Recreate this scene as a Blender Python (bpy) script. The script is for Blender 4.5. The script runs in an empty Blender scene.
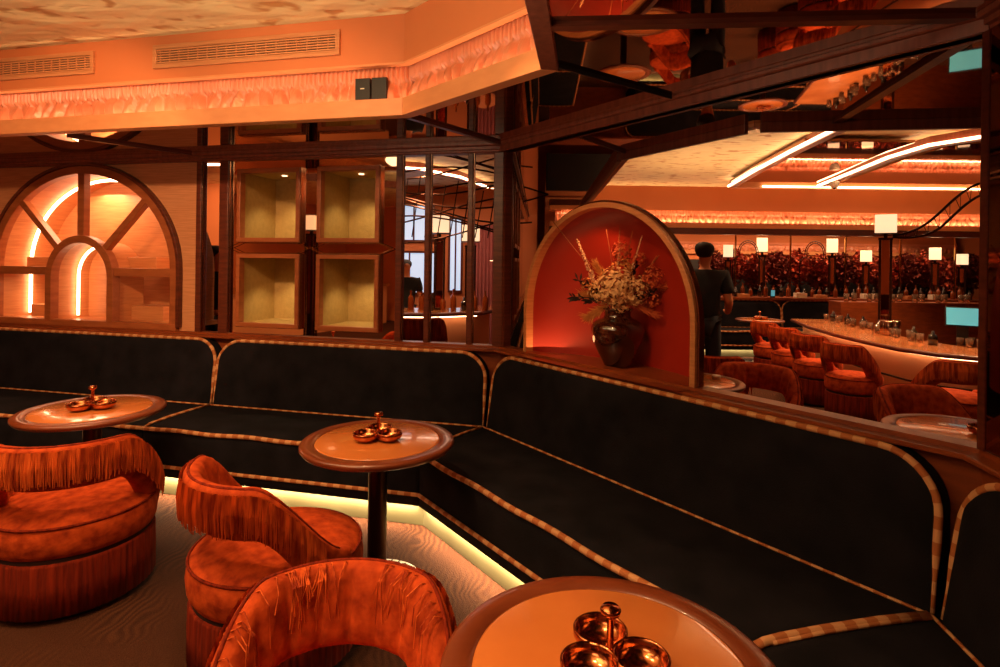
import bpy, bmesh, math, random
from math import sin, cos, pi, radians, sqrt, tan, atan2, hypot
from mathutils import Vector, Matrix
random.seed(7)
S = bpy.context.scene
COL = S.collection
# ------------------------------------------------------------------ camera
F_PX = 570.0; HY = 262.0; ROLL = -0.0133; EYE = 1.6
cd = bpy.data.cameras.new('camera'); cam = bpy.data.objects.new('camera', cd); COL.objects.link(cam)
cd.sensor_width = 36; cd.lens = 36 * F_PX / 1000; cd.shift_y = (HY - 333.5) / 1000
cd.clip_start = 0.02
cam.location = (0, 0, EYE); cam.rotation_euler = (radians(90), ROLL, 0)
S.camera = cam
# ------------------------------------------------------------------ world, exposure
w = bpy.data.worlds.new('world'); S.world = w; w.use_nodes = True
w.node_tree.nodes['Background'].inputs[0].default_value = (1.0, .5, .28, 1)
w.node_tree.nodes['Background'].inputs[1].default_value = .07
S.view_settings.view_transform = 'Standard'; S.view_settings.look = 'None'
S.view_settings.gamma = 1; S.view_settings.use_curve_mapping = False
S.view_settings.exposure = 0.12
WARM = (1.0, .54, .27)
PEACH = (1.0, .60, .33)

def area_light(name, loc, size, power, color=WARM, size_y=None, rot=(0, 0, 0), spread=180):
    l = bpy.data.lights.new(name, 'AREA'); l.energy = power; l.color = color; l.size = size
    if size_y: l.shape = 'RECTANGLE'; l.size_y = size_y
    else: l.shape = 'DISK'
    l.spread = radians(spread)
    o = bpy.data.objects.new(name, l); COL.objects.link(o); o.location = loc; o.rotation_euler = rot
    return o
def spot(name, loc, target, power, deg=60, color=WARM, rad=.04, blend=.6):
    l = bpy.data.lights.new(name, 'SPOT'); l.energy = power; l.color = color; l.spot_size = radians(deg)
    l.spot_blend = blend; l.shadow_soft_size = rad
    o = bpy.data.objects.new(name, l); COL.objects.link(o); o.location = loc
    o.rotation_euler = (Vector(target) - Vector(loc)).to_track_quat('-Z', 'Y').to_euler()
    return o
# recessed downlights of the coffer, shining on the seats, the tables and the floor
for (x, y, p) in [(-2.1, 2.0, 95), (-.95, 1.75, 75), (-1.2, .4, 40), (-3.2, 2.6, 50), (-3.3, .2, 40)]:
    spot('downlight', (x, y, 2.93), (x, y + .05, 0), p, 84)
spot('downlight', (-.5, 1.0, 2.93), (.2, 1.25, .7), 75, 46)
spot('downlight', (-1.9, 2.5, 2.93), (-2.35, 3.3, .7), 60, 34)
spot('downlight', (-.9, 2.5, 2.93), (-.55, 2.85, .7), 22, 44)
spot('bouquet_fill', (-.45, 1.75, 2.93), (.78, 3.45, 1.35), 55, 30)  # unseen spot added from the viewer's side to brighten the bouquet
spot('wall_fill', (-2.3, 1.6, 2.93), (-3.2, 4.9, 1.6), 170, 60)  # unseen spots added to brighten the left wall, this and the next
spot('wall_fill', (-1.1, 1.3, 2.93), (-1.5, 4.5, 1.6), 110, 60)
# unseen soft fill panels added under the main room's ceiling
area_light('soft_fill', (-1.7, .9, 2.95), 1.6, 24, PEACH)
area_light('soft_fill', (-3.6, 1.8, 2.95), 1.4, 20, PEACH)
area_light('soft_fill', (-2.2, -1.8, 2.95), 2.0, 44, PEACH)
# added spots light the bar, its seats and far benches beyond the long opening
for (x, y, p) in [(3.6, 6.2, 190), (3.7, 7.8, 90), (2.4, 5.0, 30), (3.1, 4.3, 30), (5.4, 6.4, 320), (4.0, 9.3, 130), (6.8, 9.3, 90), (2.6, 8.2, 60), (5.6, 8.2, 250), (-1.0, 7.2, 110), (-3.2, 7.6, 80), (1.7, 6.6, 60)]:
    spot('fill_spot', (x, y, 2.9), (x, y + .05, 0), p, 90)
# unseen panels and spots added to brighten plaster, flowers and back room
area_light('ceiling_fill', (-1.7, 1.0, 2.0), 2.8, 85, (1, .80, .52), rot=(pi, 0, 0))
area_light('bar_ceiling_fill', (3.0, 7.6, 2.1), 2.4, 26, PEACH, rot=(pi, 0, 0))
area_light('bar_ceiling_fill', (6.6, 8.4, 2.1), 2.4, 18, PEACH, rot=(pi, 0, 0))
area_light('back_room_wash', (5.0, 11.6, 2.75), 5.5, 75, PEACH, size_y=.6)
for x in (3.6, 5.2, 6.8, 8.4): spot('flower_fill', (x, 10.8, 2.9), (x, 11.95, 1.3), 130, 80)
area_light('back_room_wash', (-1.5, 9.6, 2.75), 3.5, 45, (1, .6, .4), size_y=.6)

# ------------------------------------------------------------------ materials
def srgb(h):
    h = h.lstrip('#'); v = [int(h[i:i + 2], 16) / 255 for i in (0, 2, 4)]
    return tuple(c / 12.92 if c <= .04045 else ((c + .055) / 1.055) ** 2.4 for c in v) + (1,)
def mat(name, col, rough=.5, metal=0, noise=0, nscale=20, bump=0, bscale=60, col2=None, stretch=(1, 1, 1), sheen=0, emit=None, estr=0, spec=.5, trans=0, coat=0, coords='Object'):
    m = bpy.data.materials.new(name); m.use_nodes = True; nt = m.node_tree; b = nt.nodes['Principled BSDF']
    c = srgb(col) if isinstance(col, str) else tuple(col) + (1,)
    b.inputs['Base Color'].default_value = c; b.inputs['Roughness'].default_value = rough; b.inputs['Metallic'].default_value = metal
    b.inputs['Specular IOR Level'].default_value = spec
    b.inputs['Sheen Weight'].default_value = sheen
    if sheen: b.inputs['Sheen Tint'].default_value = c; b.inputs['Sheen Roughness'].default_value = .4
    b.inputs['Transmission Weight'].default_value = trans; b.inputs['Coat Weight'].default_value = coat
    if emit: b.inputs['Emission Color'].default_value = tuple(emit) + (1,); b.inputs['Emission Strength'].default_value = estr
    if noise or bump:
        tc = nt.nodes.new('ShaderNodeTexCoord'); mp = nt.nodes.new('ShaderNodeMapping'); mp.inputs['Scale'].default_value = stretch
        nt.links.new(tc.outputs[coords], mp.inputs[0])
    if noise:
        n = nt.nodes.new('ShaderNodeTexNoise'); n.inputs['Scale'].default_value = nscale; n.inputs['Detail'].default_value = 4
        nt.links.new(mp.outputs[0], n.inputs[0])
        r = nt.nodes.new('ShaderNodeValToRGB'); c2 = srgb(col2) if col2 else tuple(x * .45 for x in c[:3]) + (1,)
        r.color_ramp.elements[0].position = .5 - .5 * (1.05 - noise); r.color_ramp.elements[1].position = .5 + .5 * (1.05 - noise)
        r.color_ramp.elements[0].color = c2; r.color_ramp.elements[1].color = c
        nt.links.new(n.outputs[0], r.inputs[0]); nt.links.new(r.outputs[0], b.inputs['Base Color'])
    if bump:
        n2 = nt.nodes.new('ShaderNodeTexNoise'); n2.inputs['Scale'].default_value = bscale; n2.inputs['Detail'].default_value = 3
        nt.links.new(mp.outputs[0], n2.inputs[0])
        bp = nt.nodes.new('ShaderNodeBump'); bp.inputs['Strength'].default_value = bump; bp.inputs['Distance'].default_value = .01
        nt.links.new(n2.outputs[0], bp.inputs['Height']); nt.links.new(bp.outputs[0], b.inputs['Normal'])
    return m
M = {}
M['navy'] = mat('navy_velvet', '#201d22', .95, noise=.6, nscale=7, col2='#121114', bump=.25, bscale=180, sheen=.12, spec=.1)
M['navy2'] = mat('dark_velvet', '#141218', .95, spec=.1)
M['orange'] = mat('orange_velvet', '#c9511e', .85, noise=.6, nscale=22, col2='#85290c', bump=.5, bscale=26, sheen=.35, spec=.15)
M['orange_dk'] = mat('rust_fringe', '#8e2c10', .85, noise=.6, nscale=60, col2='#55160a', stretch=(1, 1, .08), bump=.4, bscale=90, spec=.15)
M['fringe'] = mat('orange_fringe', '#dc6426', .7, noise=.8, nscale=50, col2='#8a2a0c', stretch=(1, 1, .1), sheen=.2, spec=.2)
M['welt'] = mat('dark_welt', '#2a0a04', .9)
M['wood_dk'] = mat('dark_wood', '#6c3220', .33, noise=.5, nscale=9, col2='#441c12', stretch=(1, 1, 6), bump=.08, bscale=40)
M['beam'] = mat('beam_wood', '#94503a', .36, noise=.5, nscale=8, col2='#6a3222', stretch=(4, 4, .6), bump=.06, bscale=60)
M['wood_red'] = mat('red_wood', '#93471f', .35, noise=.5, nscale=7, col2='#6c2e14', stretch=(1, 1, 4), bump=.05)
M['wood_lt'] = mat('light_wood', '#cf8c58', .45, noise=.6, nscale=5, col2='#b87344', stretch=(1, 1, 14), bump=.05, bscale=90)
M['muntin'] = mat('cabinet_wood', '#ac6238', .38, noise=.5, nscale=7, col2='#8c4823', stretch=(1, 1, 4), bump=.05)
M['veneer'] = mat('peach_veneer', '#d8986a', .5, noise=.6, nscale=4, col2='#bd7c50', stretch=(1.2, 1.2, 30), bump=.05)
M['rail'] = mat('peach_rail', '#dd9560', .45, noise=.4, nscale=4, col2='#cf8450', stretch=(2, 2, 6))
M['fascia'] = mat('peach_fascia', '#cf7843', .7, noise=.3, nscale=2, col2='#c66f3b', bump=.03, bscale=200)
M['silk'] = mat('peach_silk', '#e0906a', .34, noise=.4, nscale=5, col2='#cf744c', sheen=.3, spec=.6)
M['tan'] = mat('tabletop_leather', '#c9793c', .2, noise=.4, nscale=5, col2='#b8682f', coat=.5, bump=.03, bscale=60)
M['rimwood'] = mat('table_rim', '#7c3c1f', .32, noise=.5, nscale=6, col2='#602a13', coat=.3)
M['pole'] = mat('dark_bronze', '#3b2013', .35, metal=.8)
M['copper'] = mat('copper', '#c77b4e', .16, metal=1)
M['brass'] = mat('brass', '#b98850', .25, metal=1)
M['chrome'] = mat('bronze_edge', '#a98a72', .2, metal=1)
M['mirror'] = mat('bronze_mirror', '#dcbfa8', .02, metal=1)
M['mirror_dk'] = mat('dark_mirror', '#a87960', .03, metal=1)
M['red'] = mat('red_lacquer', '#a3230c', .5, noise=.3, nscale=2, col2='#8c1b08')
M['dark'] = mat('near_black', '#150b08', .6)
M['shell'] = mat('brown_shell', '#4a2012', .8)
M['black'] = mat('black_plastic', '#14100e', .5)
M['skirting'] = mat('pale_skirting', '#5a5339', .5, noise=.5, nscale=3, col2='#484129')
M['gold'] = mat('gold_lining', '#b8985a', .6, noise=.3, nscale=30, col2='#9c8048', bump=.3, bscale=120)
M['shade'] = mat('lamp_shade', '#f4d3a4', .8, emit=(1, .66, .38), estr=1.05)
M['led'] = mat('led_strip', '#ffd0a0', .6, emit=(1, .62, .34), estr=9)
M['led_soft'] = mat('led_strip_soft', '#ffd0a0', .6, emit=(1, .60, .32), estr=3)
M['white'] = mat('ivory', '#e8dac2', .5)
M['skin'] = mat('skin', '#c47a50', .6)
M['cloth_black'] = mat('black_cloth', '#120e0d', .9)
M['jeans'] = mat('dark_trousers', '#1b1c25', .9)
M['hair'] = mat('dark_hair', '#140a06', .7)
M['screen'] = mat('cyan_screen', '#4aa8b8', .3, emit=(.18, .62, .72), estr=.38)
M['window_lit'] = mat('lit_window', '#b8c8d8', .4, emit=(.55, .72, .95), estr=.7)
M['glassware'] = mat('clear_glass', '#e8c0a0', .05, trans=.9)
M['bottle_g'] = mat('amber_bottle', '#7a3510', .08, coat=.6)
M['bottle_d'] = mat('dark_bottle', '#1c120c', .1, coat=.6)
M['vase'] = mat('smoked_vase', '#4a1d0e', .06, noise=.7, nscale=14, col2='#0f0604', coat=1, bump=.35, bscale=16, spec=.8)
M['petal'] = mat('cream_petals', '#ecc088', .8, noise=.5, nscale=30, col2='#cc9555')
M['plume'] = mat('ochre_plume', '#dc9148', .85, noise=.5, nscale=40, col2='#b0642a')
M['bloom_r'] = mat('rust_blossom', '#d0602c', .8, noise=.5, nscale=30, col2='#983a18')
M['leaf_dk'] = mat('dark_leaves', '#26130c', .7)
M['spike'] = mat('pale_spike', '#dcae84', .8)
M['twig'] = mat('twig', '#8a4a24', .8)
M['foliage'] = mat('red_foliage', '#cf5230', .7, noise=.7, nscale=14, col2='#43110a')
M['foliage_dk'] = mat('dark_foliage', '#6b2010', .8)
M['steel'] = mat('shaker_steel', '#b9937a', .2, metal=1)
M['counter'] = mat('amber_counter', '#c98452', .2, noise=.5, nscale=3, col2='#a4602f', coat=.6)
M['barfront'] = mat('peach_bar_front', '#e0a070', .4)
M['pink'] = mat('pink_drape', '#a65c58', .8)

def plaster():
    m = mat('gold_plaster', '#dcae72', .55, noise=0); nt = m.node_tree; b = nt.nodes['Principled BSDF']
    tc = nt.nodes.new('ShaderNodeTexCoord'); mp = nt.nodes.new('ShaderNodeMapping'); mp.inputs['Scale'].default_value = (1.0, 1.7, 1); mp.inputs['Rotation'].default_value = (0, 0, radians(13))
    nt.links.new(tc.outputs['Object'], mp.inputs[0])
    n = nt.nodes.new('ShaderNodeTexNoise'); n.inputs['Scale'].default_value = 5.5; n.inputs['Detail'].default_value = 2; n.inputs['Roughness'].default_value = .4; n.inputs['Distortion'].default_value = .3
    v = nt.nodes.new('ShaderNodeTexVoronoi'); v.inputs['Scale'].default_value = 3.2; v.feature = 'SMOOTH_F1'
    nt.links.new(mp.outputs[0], n.inputs[0]); nt.links.new(mp.outputs[0], v.inputs['Vector'])
    r = nt.nodes.new('ShaderNodeValToRGB'); r.color_ramp.elements[0].position = .33; r.color_ramp.elements[1].position = .43
    r.color_ramp.elements[0].color = srgb('#c08c54'); r.color_ramp.elements[1].color = srgb('#ead198')
    nt.links.new(n.outputs[0], r.inputs[0]); nt.links.new(r.outputs[0], b.inputs['Base Color'])
    bp = nt.nodes.new('ShaderNodeBump'); bp.inputs['Strength'].default_value = .9; bp.inputs['Distance'].default_value = .03
    ad = nt.nodes.new('ShaderNodeMath'); ad.operation = 'ADD'; nt.links.new(n.outputs[0], ad.inputs[0]); nt.links.new(v.outputs[0], ad.inputs[1])
    nt.links.new(ad.outputs[0], bp.inputs['Height']); nt.links.new(bp.outputs[0], b.inputs['Normal'])
    return m
M['plaster'] = plaster()
def carpet():
    m = mat('patterned_carpet', '#6b2f18', .95, spec=.1); nt = m.node_tree; b = nt.nodes['Principled BSDF']
    tc = nt.nodes.new('ShaderNodeTexCoord')
    n = nt.nodes.new('ShaderNodeTexNoise'); n.inputs['Scale'].default_value = 1.6; n.inputs['Detail'].default_value = 1
    nt.links.new(tc.outputs['Object'], n.inputs[0])
    wv = nt.nodes.new('ShaderNodeTexWave'); wv.inputs['Scale'].default_value = 9; wv.inputs['Distortion'].default_value = 18; wv.inputs['Detail'].default_value = 1; wv.inputs['Detail Scale'].default_value = .6
    nt.links.new(tc.outputs['Object'], wv.inputs[0])
    r = nt.nodes.new('ShaderNodeValToRGB'); r.color_ramp.elements[0].color = srgb('#43261a'); r.color_ramp.elements[1].color = srgb('#5f3924')
    r.color_ramp.elements[0].position = 0; r.color_ramp.elements[1].position = 1
    pn = nt.nodes.new('ShaderNodeTexNoise'); pn.inputs['Scale'].default_value = 2.2; pn.inputs['Detail'].default_value = 3; nt.links.new(tc.outputs['Object'], pn.inputs[0])
    ml = nt.nodes.new('ShaderNodeMix'); ml.data_type = 'FLOAT'; ml.inputs[2].default_value = .35
    pr_ = nt.nodes.new('ShaderNodeMapRange'); pr_.inputs['From Min'].default_value = .45; pr_.inputs['From Max'].default_value = .62; nt.links.new(pn.outputs[0], pr_.inputs['Value'])
    nt.links.new(pr_.outputs[0], ml.inputs[0]); nt.links.new(wv.outputs['Fac'], ml.inputs[3]); nt.links.new(ml.outputs[0], r.inputs[0])
    n3 = nt.nodes.new('ShaderNodeTexNoise'); n3.inputs['Scale'].default_value = 180; nt.links.new(tc.outputs['Object'], n3.inputs[0])
    mx = nt.nodes.new('ShaderNodeMixRGB'); mx.blend_type = 'MULTIPLY'; mx.inputs[0].default_value = .6
    nt.links.new(r.outputs[0], mx.inputs[1]); nt.links.new(n3.outputs[0], mx.inputs[2]); nt.links.new(mx.outputs[0], b.inputs['Base Color'])
    bp = nt.nodes.new('ShaderNodeBump'); bp.inputs['Strength'].default_value = .6; bp.inputs['Distance'].default_value = .01
    nt.links.new(n3.outputs[0], bp.inputs['Height']); nt.links.new(bp.outputs[0], b.inputs['Normal'])
    return m
M['carpet'] = carpet()
def piping_mat(step):
    m = mat('checked_piping', '#c98a55', .7, spec=.2); nt = m.node_tree; b = nt.nodes['Principled BSDF']
    uv = nt.nodes.new('ShaderNodeUVMap'); sp = nt.nodes.new('ShaderNodeSeparateXYZ'); nt.links.new(uv.outputs[0], sp.inputs[0])
    a = nt.nodes.new('ShaderNodeMath'); a.operation = 'MULTIPLY'; a.inputs[1].default_value = 1 / step; nt.links.new(sp.outputs[0], a.inputs[0])
    f = nt.nodes.new('ShaderNodeMath'); f.operation = 'FRACT'; nt.links.new(a.outputs[0], f.inputs[0])
    g = nt.nodes.new('ShaderNodeMath'); g.operation = 'GREATER_THAN'; g.inputs[1].default_value = .5; nt.links.new(f.outputs[0], g.inputs[0])
    r = nt.nodes.new('ShaderNodeMixRGB'); r.inputs[1].default_value = srgb('#cd9768'); r.inputs[2].default_value = srgb('#ab663a')
    nt.links.new(g.outputs[0], r.inputs[0]); nt.links.new(r.outputs[0], b.inputs['Base Color'])
    return m
M['piping'] = piping_mat(.085)

# ------------------------------------------------------------------ mesh helper
class Frame:
    """a wall's own axes: s along it, d out from it into the room, z up"""
    def __init__(s, o, ex, ey): s.o = Vector((o[0], o[1], 0)); s.ex = Vector((ex[0], ex[1], 0)); s.ey = Vector((ey[0], ey[1], 0))
    def __call__(s, p): return s.o + s.ex * p[0] + s.ey * p[1] + Vector((0, 0, p[2]))
WORLD = Frame((0, 0), (1, 0), (0, 1))
class MB:
    def __init__(s, fr=None): s.v = []; s.f = []; s.uv = {}; s.fr = fr
    def add(s, vs, fs, uvs=None):
        n = len(s.v)
        for i, p in enumerate(vs):
            s.v.append(Vector(s.fr(p)) if s.fr else Vector(p))
            if uvs: s.uv[n + i] = uvs[i]
        s.f += [tuple(i + n for i in f) for f in fs]; return s
    def box(s, a, b):
        x0, y0, z0 = a; x1, y1, z1 = b
        return s.add([(x0, y0, z0), (x1, y0, z0), (x1, y1, z0), (x0, y1, z0), (x0, y0, z1), (x1, y0, z1), (x1, y1, z1), (x0, y1, z1)],
                     [(0, 3, 2, 1), (4, 5, 6, 7), (0, 1, 5, 4), (1, 2, 6, 5), (2, 3, 7, 6), (3, 0, 4, 7)])
    def prism(s, poly, z0, z1):
        n = len(poly)
        return s.add([(x, y, z0) for x, y in poly] + [(x, y, z1) for x, y in poly],
                     [tuple(range(n))[::-1], tuple(range(n, 2 * n))] + [(i, (i + 1) % n, n + (i + 1) % n, n + i) for i in range(n)])
    def grid(s, rows, closed=False, uvs=None):
        nr = len(rows); nc = len(rows[0]); vs = [p for r in rows for p in r]; fs = []
        for i in range(nr - 1):
            for j in range(nc if closed else nc - 1):
                a = i * nc + j; b = i * nc + (j + 1) % nc; fs.append((a, b, b + nc, a + nc))
        return s.add(vs, fs, uvs)
    def tube(s, path, r, n=8, closed=False, flat=1.0, caps=True):
        P = [Vector(p) for p in path]; m = len(P); rows = []; uvs = []; L = 0; prev = None
        for i, p in enumerate(P):
            if closed: t = P[(i + 1) % m] - P[i - 1]
            else: t = P[min(i + 1, m - 1)] - P[max(i - 1, 0)]
            if t.length < 1e-9: t = Vector((0, 0, 1))
            t.normalize(); up = Vector((0, 0, 1)) if abs(t.z) < .95 else Vector((0, 1, 0))
            if prev is not None:
                a = prev - t * prev.dot(t)
                if a.length < 1e-4: a = t.cross(up)
                a.normalize()
            else: a = t.cross(up).normalized()
            prev = a; b = t.cross(a); rr = r[i] if isinstance(r, (list, tuple)) else r
            rows.append([p + a * cos(2 * pi * k / n) * rr + b * sin(2 * pi * k / n) * rr * flat for k in range(n)])
            if i: L += (P[i] - P[i - 1]).length
            uvs += [(L, k / n) for k in range(n)]
        if closed:
            L += (P[0] - P[-1]).length; rows.append(rows[0]); uvs += [(L, k / n) for k in range(n)]
        st = len(s.v); s.grid(rows, True, uvs)
        if caps and not closed:
            k = len(rows); s.f.append(tuple(range(st, st + n))[::-1]); s.f.append(tuple(range(st + (k - 1) * n, st + k * n)))
        return s
    def lathe(s, prof, n=32, c=(0, 0, 0), rad=None):
        rows = []
        for r, z in prof:
            rows.append([(c[0] + (r * (rad(2 * pi * k / n, z) if rad else 1)) * cos(2 * pi * k / n), c[1] + (r * (rad(2 * pi * k / n, z) if rad else 1)) * sin(2 * pi * k / n), c[2] + z) for k in range(n)])
        s.grid(rows, True)
        return s
    def disc(s, r, z, n=32, c=(0, 0)):
        return s.add([(c[0] + r * cos(2 * pi * k / n), c[1] + r * sin(2 * pi * k / n), z) for k in range(n)], [tuple(range(n))])
    def bar(s, p, q, wd, ht=None):
        p = Vector(p); q = Vector(q); t = (q - p).normalized(); up = Vector((0, 0, 1)) if abs(t.z) < .95 else Vector((0, 1, 0))
        a = t.cross(up).normalized() * wd / 2; b = t.cross(a).normalized() * (ht or wd) / 2
        vs = [c + u * a + v * b for c in (p, q) for u, v in ((-1, -1), (1, -1), (1, 1), (-1, 1))]
        return s.add(vs, [(0, 1, 2, 3), (7, 6, 5, 4), (0, 4, 5, 1), (1, 5, 6, 2), (2, 6, 7, 3), (3, 7, 4, 0)])
    def build(s, name, m, parent=None, smooth=False, bevel=0, subsurf=0):
        me = bpy.data.meshes.new(name); off = Vector((0, 0, 0))
        if parent is not None and s.fr: off = wloc(parent)
        elif parent is None and s.fr and s.v:      # own origin at the foot of the mesh
            xs = [v.x for v in s.v]; ys = [v.y for v in s.v]; off = Vector(((min(xs) + max(xs)) / 2, (min(ys) + max(ys)) / 2, min(v.z for v in s.v)))
        me.from_pydata([v - off for v in s.v], [], s.f); me.validate()
        bm = bmesh.new(); bm.from_mesh(me); bmesh.ops.recalc_face_normals(bm, faces=bm.faces)
        if s.uv and not me.uv_layers: 
            ul = bm.loops.layers.uv.new('UVMap')
            for f in bm.faces:
                for l in f.loops: l[ul].uv = s.uv.get(l.vert.index, (0, 0))
        bm.to_mesh(me); bm.free()
        if smooth:
            for p in me.polygons: p.use_smooth = True
        me.materials.append(M[m] if isinstance(m, str) else m)
        o = bpy.data.objects.new(name, me); COL.objects.link(o)
        if parent is not None: o.parent = parent
        elif s.fr: o.location = off
        if bevel:
            b = o.modifiers.new('bevel', 'BEVEL'); b.width = bevel; b.segments = 2; b.limit_method = 'ANGLE'; b.angle_limit = radians(40)
        if subsurf:
            b = o.modifiers.new('subdivision', 'SUBSURF'); b.levels = subsurf; b.render_levels = subsurf
        return o
def wloc(o):
    v = Vector((0, 0, 0))
    while o is not None: v += Vector(o.location); o = o.parent
    return v
def thing(name, label, cat, loc=(0, 0, 0), rotz=0, group=None):
    o = bpy.data.objects.new(name, None); COL.objects.link(o); o.empty_display_size = .1
    o.location = loc; o.rotation_euler = (0, 0, rotz); tag(o, label, cat, group); return o
def tag(o, label, cat=None, group=None):
    o['label'] = label
    if cat: o['category'] = cat
    if group: o['group'] = group
    return o
def struct(o): o['kind'] = 'structure'; return o
def stuff(o): o['kind'] = 'stuff'; return o
def dup(root, loc, rotz=None, label=None, group=None, scale=None):
    def cp(o, par):
        c = o.copy(); COL.objects.link(c); c.parent = par
        for ch in list(o.children): cp(ch, c)
        return c
    r = cp(root, None); r.location = loc
    if rotz is not None: r.rotation_euler = (0, 0, rotz)
    if label: r['label'] = label
    if group: r['group'] = group
    if scale: r.scale = scale if isinstance(scale, (tuple, list)) else (scale,) * 3
    return r

# ------------------------------------------------------------------ plan of the place
A_, B_ = radians(13), radians(53.5)
W = Vector((.021, 4.146))                       # corner between the left wall and the mirror wall, built open
Ld = Vector((-cos(A_), sin(A_))); NL = Vector((sin(A_), cos(A_)))
Rd = Vector((cos(B_), -sin(B_))); NR = Vector((sin(B_), cos(B_)))
Ed = Vector((-.15, -.9887)).normalized(); NE = Vector((.9887, -.15)).normalized()
RL = 2.755
X3 = W + Rd * RL
def refl_v(v): return v - 2 * v.dot(NR) * NR     # mirrors the plan: the added bar room stands in for the wall mirror's image
def refl(p): p = Vector(p[:2]); return p + 2 * (W.dot(NR) - p.dot(NR)) * NR
FL = Frame(W, Ld, -NL); FR = Frame(W, Rd, -NR); F3 = Frame(X3, Ed, -NE)
FLv = Frame(W, refl_v(Ld), refl_v(-NL)); FRv = Frame(W, Rd, NR); F3v = Frame(X3, refl_v(Ed), refl_v(-NE))
V1 = Vector((-.576, 3.287)); V2 = Vector((.165, 2.48)); V0 = V1 + Ld * 4.4; V3 = V2 + Ed * 4.2
MIT_W = tan(radians((180 - 139.5) / 2)); MIT_X = tan(radians(45.1 / 2))
ZC = 2.46; ZP = 3.03

# ------------------------------------------------------------------ shell
def slab(name, poly, z0, z1, m): return struct(MB(WORLD).prism([tuple(p) for p in poly], z0, z1).build(name, m))
slab('floor', [(-9, -4.5), (10.5, -4.5), (10.5, 14), (-9, 14)], -.06, 0, 'carpet')
slab('ceiling', [(-9, -4.5), (10.5, -4.5), (10.5, 14), (-9, 14)], ZP, ZP + .06, 'plaster')
for nm, a, b in [('wall_back', (-9, -4.56), (10.5, -4.5)), ('wall_front', (-9, 14), (10.5, 14.06)), ('wall_west', (-9.06, -4.5), (-9, 14)), ('wall_east', (10.5, -4.5), (10.56, 14))]:
    struct(MB(WORLD).box((a[0], a[1], 0), (b[0], b[1], ZP)).build(nm, 'fascia'))
# low mirrored ceilings over the benches
LE = 6.4
def nook(refl_it):
    pts = [W + Ld * LE, W, X3, X3 + Ed * 3.6, V2 + Ed * 3.6 + NE * .07, V2 + NE * .07 + Ed * -.415 * .07, V1 + NL * .07 - Ld * .369 * .07, V0 + NL * .07]
    return [refl(p) if refl_it else p for p in pts]
slab('ceiling_mirror', nook(False), ZC, ZC + .03, 'mirror')
slab('ceiling_mirror_bar', nook(True), ZC, ZC + .03, 'mirror')

# walls below and between: dado behind the benches, veneer around the arch, the long opening in place of a wall mirror
def dado(fr, s0, s1, name): return struct(MB(fr).box((s0, -.06, 0), (s1, .02, .955)).build(name, 'wood_red'))
dado(FL, -.0, LE, 'wall_left'); dado(FR, 0, RL, 'wall_right'); dado(F3, 0, 3.4, 'wall_near')
dado(FLv, .08, LE, 'wall_left_bar')

def ledge(fr, s0, s1, m0, m1, name='trim_ledge'):
    mb = MB(fr); rows = []
    prof = [(-.05, .956), (.09, .956), (.096, .960), (.096, .970), (.09, .975), (.035, .975), (.035, .992), (-.05, .992)]
    for s_, m in ((s0, m0), (s1, -m1)): rows.append([(s_ + m * max(d, 0), d, z) for d, z in prof])
    mb.grid([[r for r in rows[0]], [r for r in rows[1]]], closed=True)
    n = len(prof); mb.f.append(tuple(range(n))); mb.f.append(tuple(range(n, 2 * n)))
    return struct(mb.build(name, 'wood_red'))
ledge(FL, 0, LE, MIT_W, 0); ledge(FR, 0, RL, MIT_W, MIT_X); ledge(F3, 0, 3.4, MIT_X, 0)
def cornice(fr, s0, s1, m0, m1, name='trim_cornice', m='beam'):
    prof = [(-.05, 2.395), (.025, 2.395), (.03, 2.402), (.03, 2.412), (.045, 2.416), (.045, 2.436), (.062, 2.440), (.066, 2.446), (.066, ZC - .001), (-.05, ZC - .001)]
    mb = MB(fr)
    rows = [[(s_ + m * max(d, 0), d, z) for d, z in prof] for s_, m in ((s0, m0), (s1, -m1))]
    mb.grid(rows, closed=True); n = len(prof); mb.f.append(tuple(range(n))); mb.f.append(tuple(range(n, 2 * n)))
    return struct(mb.build(name, m))
cornice(FL, 0, LE, MIT_W, 0); cornice(FR, 0, RL, MIT_W, MIT_X); cornice(F3, 0, 3.4, MIT_X, 0)
cornice(FRv, 0, RL, 0, 0); cornice(FLv, .05, LE, 0, 0)
# dark strips covering the joints of the mirrored ceiling
def joint(a, b, wd=.035, m='wood_dk', z=ZC): 
    return struct(MB(WORLD).bar((a[0], a[1], z - .008), (b[0], b[1], z - .008), wd, .02).build('trim_ceiling_joint', m))
joint(V1 + NL * .09, W - (NL + NR).normalized() * .05)
joint(V2 + NE * .07 + Ed * .42, X3 - NE * .03, .045)
joint(V2 + NE * .08, FR((1.5, .06, 0)), .008, 'dark')
joint(FL((2.62, .06, 0)), FL((3.0, .80, 0)), .03)
joint(refl(V1), refl(FR((.6, .06, 0))), .02)
joint(refl(V2 + NE * .07 + Ed * .42), X3 + NR * .05, .05)
joint(refl(V2 + NE * .3 + Ed * 1.5), X3 + NR * .05, .04)
for zz in (2.375, 2.33, 1.06, 1.01): struct(MB(FLv).box((.1, .0, zz), (LE, .05, zz + .018)).build('trim_metal_rail', 'chrome'))

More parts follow.
